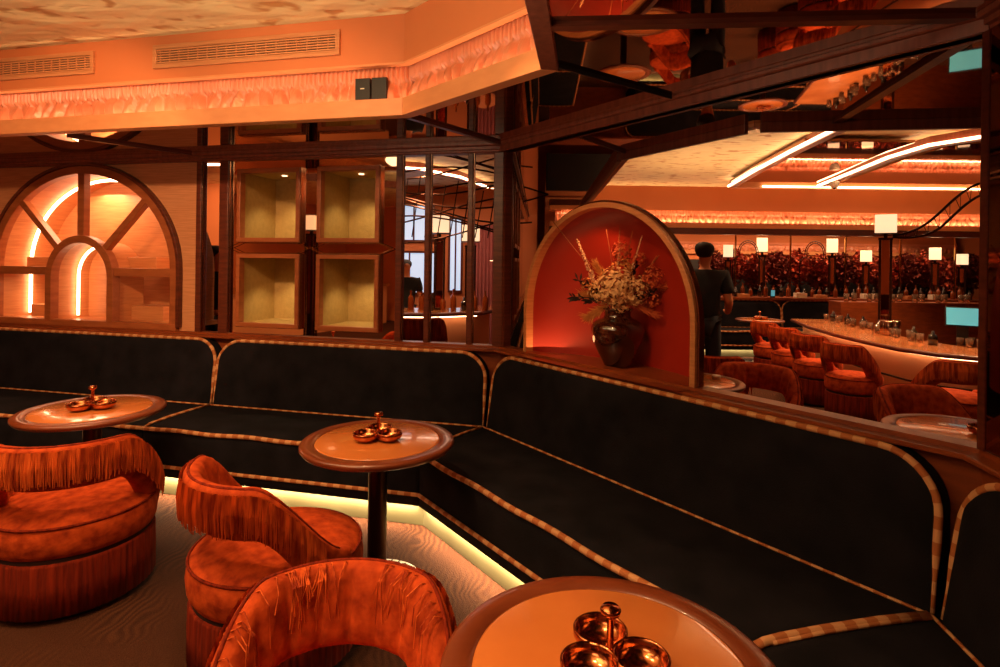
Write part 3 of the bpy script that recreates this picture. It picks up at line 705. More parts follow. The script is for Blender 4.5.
head((.02, .0, .35), .06, 140, 'bloom_r', 'blossom_cluster', .013, (1, 1, 1.3)); head((.20, .0, .2), .08, 130, 'bloom_r', 'blossom_cluster', .012); head((.12, .02, .32), .045, 60, 'bloom_r', 'blossom_cluster', .012)
head((.21, -.03, .08), .05, 50, 'bloom_r', 'blossom_cluster', .012); head((-.17, -.03, .16), .05, 60, 'plume', 'blossom_cluster', .012)
spike((-.06, -.02, .0), (-.25, -.03, .44), 130, 'spike', 'flower_spike', .014, .013)
spike((.04, 0, .1), (.14, 0, .46), 70, 'spike', 'flower_spike', .007, .008); spike((.0, 0, .1), (-.0, .02, .47), 60, 'bloom_r', 'flower_spike', .008, .009)
spike((.0, 0, .1), (.01, -.03, .38), 90, 'spike', 'flower_spike', .012, .011)
spike((.08, 0, .08), (.24, .02, .37), 50, 'bloom_r', 'flower_spike', .008, .01)
plume((-.02, -.03, .06), (-.16, -.05, -.03), 220, 'plume', .5, .07); plume((-.02, -.02, .08), (-.2, -.03, .10), 200, 'plume', .5, .06)
plume((-.02, 0, .12), (-.13, 0, .27), 200, 'plume', .45, .07); plume((.06, .0, .1), (.3, 0, .17), 160, 'bloom_r', .5, .06); plume((.08, -.02, .05), (.22, -.04, .0), 120, 'bloom_r', .5, .05)
sprig((-.02, -.02, .08), (-.24, -.04, .19), 26, 'leaf_dk', 'leaf_sprig', .05, .008); sprig((-.04, -.04, .05), (-.27, -.06, .085), 26, 'leaf_dk', 'leaf_sprig', .05, .008); sprig((.05, -.0, .06), (.2, -.02, .13), 24, 'leaf_dk', 'leaf_sprig', .05, .01); sprig((.05, .02, .1), (.1, .03, .3), 24, 'leaf_dk', 'leaf_sprig', .04, .008)
for e in ((-.42, 0, .56), (.3, 0, .42), (.0, .04, .52), (.08, .03, .5), (.36, 0, .2), (-.08, .03, .5)):
    MB().tube([(0, 0, .03), (e[0] * .5, e[1], e[2] * .55), e], .0022, 5).build('twig', 'twig', bq)
bq.rotation_euler = (0, 0, radians(-22))

# ------------------------------------------------------------------ round tables and their snack stands
def make_table(label, loc):
    t = thing('round_table', label, 'table', loc)
    MB().lathe([(.30, .712), (.305, .7205), (.362, .7205), (.371, .714), (.372, .704), (.362, .690), (.30, .686), (.0, .686)], 72).build('tabletop_rim', 'rimwood', t, smooth=True)
    MB().lathe([(0, .7215), (.292, .7215), (.300, .719), (.302, .71)], 72).build('tabletop_inlay', 'tan', t, smooth=True)
    MB().lathe([(.046, .03), (.046, .686)], 28).build('pole', 'pole', t, smooth=True)
    MB().lathe([(0, .003), (.225, .003), (.228, .012), (.21, .022), (.1, .036), (.046, .05)], 48).build('base_plate', 'white', t, smooth=True)
    mb = MB()
    for k in range(30):
        a = 2 * pi * k / 30; mb.bar((.10 * cos(a), .10 * sin(a), .0375), (.205 * cos(a + .12), .205 * sin(a + .12), .0235), .006, .004)
    mb.build('base_slots', 'black', t)
    return t
def make_stand(label, loc, rz=0):
    t = thing('snack_stand', label, 'snack stand', loc, rz)
    for k in range(3):
        a = radians(90 + 120 * k); c = (.066 * cos(a), .066 * sin(a), 0)
        MB().lathe([(0, .002), (.035, .002), (.052, .012), (.0615, .027), (.062, .042), (.0585, .045), (.055, .042), (.054, .029), (.046, .017), (.03, .009), (0, .008)], 32, c).build('bowl', 'copper', t, smooth=True)
    MB().lathe([(0, 0), (.02, 0), (.012, .010), (.008, .03), (.0075, .105), (.012, .112), (.021, .117), (.023, .125), (.018, .132), (0, .134)], 20).build('stem', 'copper', t, smooth=True)
    return t
T1, T2, T3 = (-2.347, 3.299), (-.587, 2.806), (.251, 1.241)
tb = make_table('round copper rimmed table at left in front of the arched cabinet', (*T1, 0))
dup(tb, (*T2, 0), label='round table with a visible dark pole standing in the middle of the nook')
dup(tb, (*T3, 0), label='large looking round table cut by the bottom edge of the photo')
st = make_stand('copper three-bowl snack stand on the left table', (*T1, .7215), .5)
dup(st, (*T2, .7215), 2.2, 'copper three-bowl snack stand on the middle table')
dup(st, (T3[0], T3[1] + .0, .7215), .15, 'copper three-bowl snack stand on the nearest table at the bottom')

# ------------------------------------------------------------------ fringed tub chairs
def make_chair(name, label, cat, loc, rz, seat_h=.46, R=.34, seed=1, band_lift=0.0, skirt_m='orange_dk', loose=False):
    t = thing(name, label, cat, loc, rz); rn = random.Random(seed); k = R / .34
    sh = seat_h
    MB().lathe([(0, sh + .012), (.12 * k, sh + .010), (.22 * k, sh + .002), (.29 * k, sh - .014), (.325 * k, sh - .034), (.330 * k, sh - .042), (.338 * k, sh - .06), (.343 * k, sh - .10), (.338 * k, sh - .15), (.325 * k, sh - .175), (.30 * k, sh - .18)], 56, rad=lambda a, z: 1 + .006 * sin(3 * a + 1) + .004 * sin(7 * a)).build('seat', 'orange', t, smooth=True)
    MB().tube([(.3335 * k * cos(2 * pi * i / 56), .3335 * k * sin(2 * pi * i / 56), sh - .04) for i in range(56)], .006, 6, closed=True).build('seat_welt', 'orange_dk', t, smooth=True)
    MB().lathe([(.318 * k, sh - .176), (.318 * k, sh - .198)], 48).build('groove', 'welt', t, smooth=True)
    n = 300
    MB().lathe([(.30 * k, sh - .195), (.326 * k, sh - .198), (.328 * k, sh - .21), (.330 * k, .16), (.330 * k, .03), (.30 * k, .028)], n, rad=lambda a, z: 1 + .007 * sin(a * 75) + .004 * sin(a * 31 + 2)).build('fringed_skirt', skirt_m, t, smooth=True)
    MB().lathe([(0, .002), (.29 * k, .002), (.29 * k, .04)], 40).build('base', 'welt', t, smooth=True)
    # raised wrap-round back, +Y is the middle of the back
    PH = 114; N = 84; rc = .305 * k; rows = []; nc = 20
    def zc(ph):
        a = abs(ph); u = max(0, (a - 46) / (PH - 46)); return sh + .215 + band_lift - (.33 + band_lift) * (u * u * (3 - 2 * u))
    def hh(ph): u = max(0, (abs(ph) - 60) / (PH - 60)); return .102 + .02 * u
    for i in range(N + 1):
        ph = -PH + 2 * PH * i / N; a = radians(90 + ph); row = []
        tuft = .5 + .5 * cos(radians(ph) * 9 * 2) ; tuft = tuft ** 6
        lean = .02
        for j in range(nc):
            b = 2 * pi * j / nc; cx, cz = cos(b), sin(b)
            ex_ = math.copysign(abs(cx) ** .55, cx); ez = math.copysign(abs(cz) ** .75, cz)
            th = .040 if cx > 0 else .040 - .016 * tuft * abs(cx)
            r_ = rc + ex_ * th + lean * ez; row.append((r_ * cos(a), r_ * sin(a), zc(ph) + ez * hh(ph)))
        rows.append(row)
    mb = MB().grid(rows, True); mb.f.append(tuple(range(nc))); mb.f.append(tuple(range(N * nc, N * nc + nc)))
    bk = mb.build('backrest', 'orange', t, smooth=True)
    MB().tube([((rc + .030) * cos(radians(90 + ph)), (rc + .030) * sin(radians(90 + ph)), zc(ph) + hh(ph) * .98) for ph in range(-104, 105, 4)], .006, 6).build('top_welt', 'orange_dk', bk, smooth=True)
    mb = MB(); ns = 420
    for i in range(ns):
        ph = -90 + 180 * (i + rn.uniform(-.3, .3)) / ns; a = radians(90 + ph); ru = rc + .058; z1 = zc(ph) + hh(ph) - .012 - rn.uniform(0, .006); ln = .142 * rn.uniform(.85, 1.12)
        ta = Vector((-sin(a), cos(a), 0)); ra = Vector((cos(a), sin(a), 0)); j = rn.uniform(-.006, .006); o_ = rn.uniform(0, .006)
        pts = [ra * (ru + .0) + Vector((0, 0, z1)), ra * (ru + .004 + o_) + ta * j * .5 + Vector((0, 0, z1 - ln * .5)), ra * (ru + .0 + o_) + ta * j + Vector((0, 0, z1 - ln))]
        mb.tube(pts, [.0035, .0032, .002], 3, caps=False)
    if loose:
        for i in range(46):
            ph = rn.choice([rn.uniform(2, 44), rn.uniform(8, 40), rn.uniform(-70, -20), rn.uniform(50, 80)]); a = radians(90 + ph); r1 = rc; ta = Vector((-sin(a), cos(a), 0)); ra = Vector((cos(a), sin(a), 0)); zt_ = zc(ph) + hh(ph)
            ln = rn.uniform(.03, .13); j = rn.uniform(-.05, .05)
            mb.tube([ra * (r1 + .05) + Vector((0, 0, zt_ - .02)), ra * (r1 + .0) + ta * j * .3 + Vector((0, 0, zt_ + .008)), ra * (r1 - .038) + ta * j * .6 + Vector((0, 0, zt_ - .02)), ra * (r1 - .046) + ta * j + Vector((0, 0, zt_ - .02 - ln))], .0018, 4)
    f = stuff(mb.build('fringe', 'fringe', bk))
    return t
def back_to(dx, dy): return atan2(dy, dx) - pi / 2
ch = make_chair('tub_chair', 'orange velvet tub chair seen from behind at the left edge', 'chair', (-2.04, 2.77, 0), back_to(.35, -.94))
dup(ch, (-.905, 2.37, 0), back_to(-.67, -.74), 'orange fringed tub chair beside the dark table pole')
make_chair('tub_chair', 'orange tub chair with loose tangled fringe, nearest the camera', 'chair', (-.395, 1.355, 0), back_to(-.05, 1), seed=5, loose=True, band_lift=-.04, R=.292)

# ------------------------------------------------------------------ the added bar room beyond the opening: the wall mirror's reflection built as objects
M2 = refl(T2); M3 = refl(T3); C2 = refl((-.93, 2.36)); C3 = refl((-.43, 1.3)); M1 = refl(T1)
dup(tb, (*M1, 0), label='mirror image of the left round table, on the far side of the arched niche, behind it')
dup(tb, (*M2, 0), label='mirror image of the middle round table, just beyond the ledge, right of the vase niche')
dup(tb, (*(M3 + Vector((-.22, .0))), 0), label='mirror image of the nearest round table, beyond the ledge at the right end of the opening')
dup(st, (M3.x - .12, M3.y - .1, .7215), 1.0, 'mirror image of a copper snack stand on the table at the right end of the opening')
dup(ch, (*C2, 0), back_to(.55, .75), 'mirror image of a dark orange tub chair just beyond the ledge beside the standing person')
dup(ch, (*(C3 + Vector((.0, -.05))), 0), back_to(-.3, 1), 'mirror image of the nearest orange tub chair, behind the table at the right end of the opening')
dup(ch, (2.02, 5.45, 0), back_to(-.4, -.9), 'orange fringed chair at the foot of the standing person')
dup(tb, (1.66, 7.85, 0), label='farther round table behind the arched niche, along the bar room wall')
dup(ch, (2.45, 8.15, 0), back_to(.9, .2), 'orange tub chair behind the arched niche beside the farther table')
dup(ch, (2.1, 7.2, 0), back_to(.9, .2), 'orange tub chair behind the arched niche beside the nearer table')
cl = MB(); cl.lathe([(0, 0), (.03, 0), (.034, .02), (.03, .028), (0, .03)], 20); o = cl.build('candle_holder', 'white', smooth=True); o.location = (M2.x + .2, M2.y + .06, .722)
tag(o, 'small white candle on the table right of the vase niche', 'candle')
# stools along the bar
stool = make_chair('bar_stool', 'orange fringed bar seat nearest the ledge in the row of four', 'stool', (3.66, 5.9, 0), back_to(-.75, -.35), seat_h=.5, R=.25, seed=8)
for x, y, lab, d in ((3.72, 6.67, 'orange fringed bar seat, second of the row from the front', (-.8, -.35)), (3.80, 7.38, 'orange fringed bar seat, third of the row from the front', (-.8, -.3)), (3.86, 8.04, 'orange fringed bar seat, farthest of the row', (-.8, -.3)), (4.02, 5.05, 'wide orange bar seat at the right in front of the lit bar corner', (-.1, -1))):
    dup(stool, (x, y, 0), back_to(*d), lab, scale=1.0 if y > 5.2 else (1.2, 1.2, 1.0))
# bar counter
ba = thing('bar_counter', 'long bar with an amber top and glowing peach front', 'bar', (5, 7, 0))
edge = [(4.62, 9.0), (4.34, 8.0), (4.2, 7.15), (4.16, 6.5), (4.18, 5.95), (4.32, 5.6), (4.6, 5.35), (5.2, 5.15), (6.6, 4.9)]
inner = [(6.6, 5.5), (5.4, 5.75), (4.95, 6.0), (4.85, 6.6), (4.9, 7.3), (5.05, 8.0), (5.3, 9.0)]
MB(WORLD).prism(edge + inner, .72, .765).build('countertop', 'counter', ba, bevel=.008)
def offs(poly, d):
    out = []
    for i, p in enumerate(poly):
        a = Vector(poly[max(i - 1, 0)]); b = Vector(poly[min(i + 1, len(poly) - 1)]); t = (b - a).normalized(); n = Vector((-t.y, t.x)); out.append(tuple(Vector(p) + n * d))
    return out
e2 = offs(edge, .16)
MB(WORLD).grid([[(x, y, .003) for x, y in e2], [(x, y, .35) for x, y in e2], [(x, y, .72) for x, y in e2]]).build('front_panel', 'barfront', ba, smooth=True)
e3 = offs(edge, .1)
MB(WORLD).tube([(x, y, .42) for x, y in e3], .012, 6).build('foot_rail', 'pole', ba, smooth=True)
MB(WORLD).tube([(x, y, .708) for x, y in offs(edge, .12)], .008, 6).build('light_strip', 'led', ba)
MB(WORLD).tube([(x, y, .742) for x, y in edge], .024, 8).build('nosing', 'wood_dk', ba, smooth=True)
i2 = [(6.6, 5.5), (5.4, 5.75), (4.95, 6.0), (4.85, 6.6), (4.9, 7.3), (5.05, 8.0), (5.3, 9.0)]
MB(WORLD).grid([[(x, y, .1) for x, y in i2], [(x, y, .72) for x, y in i2]]).build('back_panel', 'wood_dk', ba)
# things on the bar
for i, (x, y) in enumerate(((5.02, 7.06), (5.12, 7.0), (5.0, 6.95))):
    o = MB().lathe([(0, 0), (.045, 0), (.05, .02), (.052, .17), (.046, .18), (0, .18)], 20).build('cocktail_shaker', 'steel', smooth=True); o.location = (x - .25, y, .767)
    tag(o, ['left', 'right', 'nearest'][i] + ' tall steel cocktail tin in the cluster of three on the bar', 'shaker', 'steel cocktail tins clustered on the bar')
gl = [(0, 0), (.028, 0), (.034, .09), (.032, .09), (.026, .006), (0, .006)]
g0 = None
for i in range(16):
    x = 5.05 + .085 * (i % 8) * 1.1; y = 6.5 + .12 * (i // 8) - .03 * (i % 8)
    if g0 is None: g0 = MB().lathe(gl, 14).build('tumbler', 'glassware', smooth=True); o = g0
    else: o = g0.copy(); COL.objects.link(o)
    o.location = (x - .1, y - .5, .767); tag(o, 'short clear tumbler in the ' + ('farther' if i // 8 else 'nearer') + ' row on the bar', 'glass', ('farther' if i // 8 else 'nearer') + ' row of tumblers on the bar')
tbm = thing('tablet_screen', 'glowing cyan till screen on the bar at the right edge of the opening', 'screen', (4.98, 6.12, .767), radians(-35))
MB().add([(-.14, -.0, .22), (.14, 0, .22), (.14, .08, .40), (-.14, .08, .40)], [(0, 1, 2, 3)]).build('display', 'screen', tbm)
MB().add([(-.152, .004, .208), (.152, .004, .208), (.152, .09, .412), (-.152, .09, .412), (-.152, .02, .204), (.152, .02, .204), (.152, .106, .408), (-.152, .106, .408)], [(0, 1, 2, 3), (4, 7, 6, 5), (0, 4, 5, 1), (1, 5, 6, 2), (2, 6, 7, 3), (3, 7, 4, 0)]).build('case', 'black', tbm)
MB().box((-.05, .03, 0), (.05, .10, .26)).build('foot', 'black', tbm)
# lamp on a tall column with a lattice arch
def column_lamp(label, loc, z0, h, wd=.12, s=1.0, rz=None, group=None):
    if rz is None: rz = -atan2(loc[0], loc[1])
    t = thing('column_lamp', label, 'lamp', (loc[0], loc[1], z0), rz, group)
    mb = MB()
    for a in (-1, 1):
        for b in (-1, 1): mb.box((a * wd / 2 - .014, b * wd / 2 - .014, 0), (a * wd / 2 + .014, b * wd / 2 + .014, h))
    mb.box((-wd / 2, -wd / 2, 0), (wd / 2, wd / 2, .03)); mb.box((-wd / 2 - .02, -wd / 2 - .02, h), (wd / 2 + .02, wd / 2 + .02, h + .03)); mb.build('column', 'pole', t)
    MB().box((-wd / 2 + .016, -wd / 2 + .016, .03), (wd / 2 - .016, wd / 2 - .016, h)).build('column_core', 'mirror_dk', t)
    MB().box((-wd, -wd, h + .09), (wd, wd, h + .33)).build('lamp_shade', 'shade', t, bevel=.004)
    mb = MB(); mb.bar((0, 0, h + .03), (0, 0, h + .09), .04)
    mb.box((-wd - .01, -wd - .01, h + .08), (wd + .01, wd + .01, h + .09)); mb.build('shade_carrier', 'pole', t)
    return t
lamp = column_lamp('square shaded lamp on a dark column standing on the bar', (5.07, 7.5), .765, 1.19)
mb = MB(WORLD); P = []; Q = []
for k in range(25):
    u = k / 24; x = 5.16 + 1.4 * u; z = 1.99 + .78 * (1 / (1 + math.exp(-(u - .42) * 8))); P.append((x, 7.5 - u * .3, z)); Q.append((x + .07 * sin(pi * min(1, u * 1.2)), 7.5 - u * .3, z - .02 - .12 * min(1, u * 3)))
mb.tube(P, .017, 6); mb.tube(Q, .017, 6)
for k in range(2, 24, 1): mb.tube([P[k], Q[k - 1 if k % 2 else k]], .005, 4)
tag(mb.build('lattice_arch', 'pole'), 'dark metal lattice arch sweeping up from the column lamp to the ceiling', 'metal arch')

# far benches, ledge and back bar
FB = Frame((2.3, 10.75), (1, 0), (0, -1))
bench(FB, .0, 2.95, 0, 0, 'distant dark banquette at the far wall behind the bar seats', light=3)
bench(FB, 2.95, 7.9, 0, 0, 'distant dark banquette at the far wall behind the bar', light=3)
struct(MB(WORLD).box((.9, 10.75, 0), (10.5, 10.85, .96)).build('wall_far_dado', 'wood_red'))
struct(MB(WORLD).box((.9, 10.6, .96), (10.5, 11.2, 1.0)).build('trim_far_ledge', 'wood_red'))
# far header: beam, rail, pleats, fascia
for nm, z0, z1, y0, m in (('trim_far_beam', 2.16, 2.27, 10.38, 'wood_dk'), ('trim_far_rail', 2.27, 2.35, 10.36, 'rail'), ('trim_far_fascia', 2.58, ZP, 10.44, 'fascia')):
    struct(MB(WORLD).box((.9, y0, z0), (10.5, 10.6, z1)).build(nm, m))
c = pleat_curve(Vector((1.0, 10.5)), Vector((10.4, 10.5)), Vector((0, 1)), 2.33, 2.59, 21, .02).build('pleated_valance', 'silk', smooth=True); tag(c, 'distant gathered silk valance across the far end of the bar room', 'valance')
area_light('far_cove', (5.6, 10.42, 2.37), 9, 38, PEACH, size_y=.03, rot=(pi, 0, 0))
# ceiling light beams and inset mirrors of the bar canopy
def ceil_beam(pts, label, wd=.09):
    t = thing('canopy_beam', label, 'ceiling beam', (pts[0][0], pts[0][1], ZP - .16))
    P = [Vector(p) for p in pts]; L = offs(pts, wd / 2); R_ = offs(pts, -wd / 2); k = len(pts)
    MB(WORLD).prism(L + R_[::-1], ZP - .12, ZP - .001).build('beam', 'beam', t)
    MB(WORLD).tube([(x, y, ZP - .10) for x, y in offs(pts, -wd / 2 - .025)], .017, 6).build('light_tube', 'led', t, smooth=True)
ceil_beam([(3.9, 9.6), (3.62, 8.0), (3.42, 6.6), (3.3, 5.6), (3.2, 4.4)], 'straight ceiling beam edged with a glowing light tube, over the seats')
ceil_beam([(5.3, 9.4), (5.0, 8.0), (4.75, 6.9), (4.7, 6.2), (4.95, 5.7), (5.6, 5.35)], 'curving ceiling beam edged with a glowing light tube, over the bar')
struct(MB(WORLD).prism([(3.75, 9.3), (3.52, 8.0), (3.3, 6.2), (4.5, 6.2), (4.6, 7.0), (4.95, 8.4), (5.15, 9.3)], ZP - .07, ZP - .04).build('ceiling_canopy_mirror', 'mirror_dk'))
struct(MB(WORLD).prism([(5.0, 6.4), (5.1, 7.2), (5.5, 9.3), (9, 9.3), (9, 5.2), (5.8, 5.6)], ZP - .07, ZP - .04).build('ceiling_bar_mirror', 'mirror_dk'))
struct(MB(WORLD).box((3.9, 9.62, ZP - .12), (9.5, 9.72, ZP - .001)).build('trim_canopy', 'rail'))
tag(MB(WORLD).box((4.4, 9.58, ZP - .11), (9.5, 9.6, ZP - .085)).build('light_tube', 'led'), 'level glowing light tube across the far end of the canopy', 'light strip')

# back bar beyond the ledge: lamps, arches, red flowers, bottles
PXF = lambda px, Y: (px - 500) / F_PX * Y
struct(MB(WORLD).box((1.0, 12.9, .9), (10.3, 12.95, ZP)).build('wall_back_bar', 'fascia'))
struct(MB(WORLD).box((1.0, 12.6, .9), (10.3, 12.7, 1.72)).build('wall_back_bar_panel', 'dark'))
struct(MB(WORLD).box((1.0, 12.84, 1.85), (10.3, 12.9, 1.93)).build('trim_back_bar_rail', 'rail'))
c = pleat_curve(Vector((1.0, 12.86)), Vector((10.3, 12.86)), Vector((0, 1)), 1.93, 2.12, 31, .03).build('pleated_valance', 'silk', smooth=True); tag(c, 'most distant silk valance, behind the red flowers of the back bar', 'valance')
for i, (px, zt, Y) in enumerate(((728, 2.0, 11.4), (762, 2.1, 11.4), (832, 2.1, 11.4), (866, 1.95, 11.4), (935, 2.0, 11.4), (962, 1.92, 11.4))):
    h = zt - 1.33
    if i == 0: l0 = column_lamp('cream square lamp among the red flowers, leftmost of six in the back bar', (PXF(px, Y), Y), 1.0, h - .0, .09); lo = l0
    else:
        pos = ['', 'second', 'third', 'fourth', 'fifth', 'rightmost'][i]
        lo = dup(l0, (PXF(px, Y), Y, 1.0), rotz=-atan2(px - 500, F_PX), label=f'cream square lamp among the red flowers, {pos} of six in the back bar', scale=(1.1, 1.1, h / (2.0 - 1.33)))
fk = random.Random(12)
ORD = ['first', 'second', 'third', 'fourth', 'fifth', 'sixth', 'seventh', 'eighth', 'ninth', 'tenth', 'eleventh', 'twelfth', 'thirteenth']
def bush(c, R, n, m, lab, cat='flowers', grp='red flower arrangements of the back bar'):
    t = thing('flower_arrangement', lab, cat, (c[0], c[1], 1.0), group=grp); mb = MB(WORLD)
    MB(WORLD).lathe([(0, 1.0), (.05, 1.0), (.08, 1.1), (.05, 1.2), (0, 1.2)], 14, (c[0], c[1], 0)).build('pot', 'bottle_d', t, smooth=True)
    for i in range(n):
        d = Vector((fk.gauss(0, 1), fk.gauss(0, 1), fk.gauss(0, 1))).normalized() * R * fk.uniform(.4, 1.05); d.x *= .8; d.y *= .7; d.z *= 1.15; p = Vector(c) + d; r = fk.uniform(.025, .055)
        a = Vector((fk.gauss(0, 1), fk.gauss(0, 1), fk.gauss(0, 1))).normalized() * r; b = a.cross(Vector((.2, .5, 1))).normalized() * r * .7
        mb.add([p - a, p - b, p + a, p + b], [(0, 1, 2, 3)])
    mb.build('blossoms', m, t)
for i in range(13):
    px = 712 + i * 21.5; Y = 11.95
    bush((PXF(px, Y), Y, 1.52 + .06 * sin(i * 2.1)), .33, 1300, 'foliage' if i % 3 else 'foliage_dk', ORD[i] + ' dense red flower arrangement from the left behind the far ledge', grp=None)
for i in range(5):     # slim uprights
    px = 735 + i * 55; o = MB(WORLD).box((PXF(px, 11.2), 11.2, 1.0), (PXF(px, 11.2) + .025, 11.23, 2.2)).build('slim_upright', 'brass'); tag(o, 'thin brass upright between the red flowers of the back bar', 'post', 'brass uprights of the back bar')
for i, px in enumerate((748, 815)):
    mb = MB(WORLD); x = PXF(px, 11.25)
    for r in (.20, .165): mb.tube([(x - r, 11.25, 1.75)] + [(x - r * cos(pi * k / 12), 11.25, 1.85 + r * 1.2 * sin(pi * k / 12)) for k in range(13)] + [(x + r, 11.25, 1.75)], .009, 5)
    for k in range(1, 12): mb.tube([(x - .2 * cos(pi * k / 12), 11.25, 1.85 + .24 * sin(pi * k / 12)), (x - .165 * cos(pi * k / 12), 11.25, 1.85 + .198 * sin(pi * k / 12))], .004, 4)
    mb.tube([(x - .2, 11.25, 1.78), (x - .3, 11.25, 1.70), (x - .3, 11.25, 1.0)], .009, 5); mb.tube([(x + .2, 11.25, 1.78), (x + .3, 11.25, 1.70), (x + .3, 11.25, 1.0)], .009, 5)
    tag(mb.build('lattice_arch', 'pole'), f"small dark lattice arch over the red flowers, {'left' if i == 0 else 'right'} of the pair", 'metal arch')
bt = MB().lathe([(0, 0), (.036, 0), (.038, .01), (.038, .15), (.03, .18), (.013, .20), (.012, .26), (.015, .265), (0, .268)], 12).build('bottle', 'bottle_g', smooth=True)
bd = MB().lathe([(0, 0), (.04, 0), (.04, .12), (.03, .15), (.014, .17), (.014, .22), (0, .222)], 12).build('bottle', 'bottle_d', smooth=True)
for i in range(34):
    src = bt if i % 3 else bd; o = src if i in (0, 1) else src.copy()
    if i > 1: COL.objects.link(o)
    px = 712 + i * 7.8 + fk.uniform(-2, 2); Y = 10.95 + fk.uniform(-.1, .15); o.location = (PXF(px, Y), Y, 1.0); o.scale = (1, 1, fk.uniform(.7, 1.05))
    tag(o, 'small amber bottle standing in the line along the far ledge' if i % 3 else 'small squat dark bottle standing in the line along the far ledge', 'bottle', 'amber bottles along the far ledge' if i % 3 else 'dark bottles along the far ledge')
for i, px in enumerate((738, 795, 815, 862, 905, 930)):
    o = MB(WORLD).box((PXF(px, 10.8), 10.72, 1.0), (PXF(px, 10.8) + .2, 10.85, 1.06 + .03 * (i % 2))).build('menu_stack', 'white' if i % 2 else 'wood_lt', bevel=.003); tag(o, 'pale flat stack lying on the far ledge in front of the bottles', 'stack', 'pale stacks on the far ledge')
for px, lab in ((728, 'small cyan glowing screen on the far ledge, left one'), (771, 'small cyan glowing screen on the far ledge, right one')):
    o = thing('small_screen', lab, 'screen', (PXF(px, 10.7), 10.68, 1.0)); MB(WORLD).box((PXF(px, 10.7), 10.68, 1.03), (PXF(px, 10.7) + .07, 10.685, 1.14)).build('display', 'screen', o); MB(WORLD).box((PXF(px, 10.7) - .01, 10.686, 1.0), (PXF(px, 10.7) + .08, 10.70, 1.15)).build('case', 'black', o)
# back counter shelf behind the bar, dark, with glasses
struct(MB(WORLD).box((5.6, 9.35, 0), (10.4, 9.7, 1.02)).build('trim_back_counter', 'wood_red'))
for i in range(26):     # bar tools and tumblers along the working side of the counter
    t_ = i / 25; o = (g0 if i % 4 else bd).copy(); COL.objects.link(o); o.location = (4.68 + .06 * sin(i * 1.7) + .40 * t_, 6.15 + 2.6 * t_, .767); o.scale = (1.1, 1.1, 1.1 if i % 4 else .7)
    tag(o, 'clear tumbler in the line along the inner edge of the long bar' if i % 4 else 'small dark bottle in the line along the inner edge of the long bar', 'glass' if i % 4 else 'bottle', 'tumblers on the inner bar edge' if i % 4 else 'dark bottles on the inner bar edge')
for i in range(20):
    o = g0.copy(); COL.objects.link(o); o.location = (5.75 + i * .19, 9.45 + .1 * (i % 2), 1.02); o.scale = (1.3, 1.3, 1.5); tag(o, 'glass in the row on the dark counter behind the bar', 'glass', 'glasses on the back counter')
# small far table
dup(tb, (4.25, 9.3, 0), label='distant round table in front of the far banquette')
dup(st, (4.25, 9.3, .7215), 0, 'tiny snack stand on the distant round table')
o = thing('ceiling_camera', 'small white dome camera on the bar room ceiling beam', 'camera', (5.0, 8.55, ZP - .2)); MB().lathe([(0, -.06), (.05, -.045), (.07, 0), (.07, .04), (0, .04)], 16).build('dome', 'white', o, smooth=True); MB().lathe([(.04, -.052), (.0, -.075), (0, -.05)], 12).build('lens', 'black', o, smooth=True)

# ------------------------------------------------------------------ through the slim openings on the left, built in place of mirror strips
bl = thing('bar_counter', 'bar with glowing front seen between the slim posts left of the niche', 'bar', (-1.2, 7.8, 0))
MB(WORLD).prism([(-4.2, 7.55), (-.9, 7.55), (-.25, 7.9), (.05, 8.6), (-.3, 9.0), (-.7, 8.4), (-4.2, 8.3)], .86, .91).build('countertop', 'counter', bl, bevel=.006)
MB(WORLD).prism([(-4.2, 7.75), (-.95, 7.75), (-.4, 8.05), (-.15, 8.6), (-.35, 8.9), (-.7, 8.3), (-4.2, 8.2)], .003, .86).build('front_panel', 'barfront', bl)
MB(WORLD).tube([(-4.2, 7.56, .885), (-.9, 7.56, .885), (-.25, 7.9, .885), (.05, 8.6, .885)], .028, 8).build('nosing', 'wood_dk', bl)
MB(WORLD).tube([(-4.2, 7.66, .845), (-.92, 7.66, .845), (-.32, 7.98, .845)], .01, 6).build('light_strip', 'led', bl)
column_lamp('square lamp on a dark column seen left of the slim post nearest the corner', (-.86, 8.1), .91, 1.0, .13)
column_lamp('square lamp on a dark column seen behind the slim post nearest the corner', (-.44, 8.5), .91, .90, .13)
dup(ch, (-.98, 6.3, 0), back_to(.3, -1), 'orange chair back seen low between the two right slim posts', scale=(1.1, 1.1, 1.28)); dup(ch, (-1.75, 6.5, 0), back_to(.3, -1), 'orange chair back seen low beneath the right display boxes', scale=(1.1, 1.1, 1.35))
struct(MB(WORLD).box((-2.9, 10.9, 0), (.7, 11.0, ZP)).build('wall_left_far', 'fascia'))
struct(MB(WORLD).box((-7.5, 10.9, 0), (-2.9, 11.0, ZP)).build('wall_left_far_panel', 'fascia'))
spot('wall_fill', (-4.6, 8.9, 2.9), (-5.2, 10.9, 1.7), 260, 80)  # unseen spot added to brighten the wall behind the left person
spot('fill_spot', (-1.0, 6.5, 2.95), (-1.0, 7.9, .5), 150, 60)  # extra spot added to brighten the left bar's front
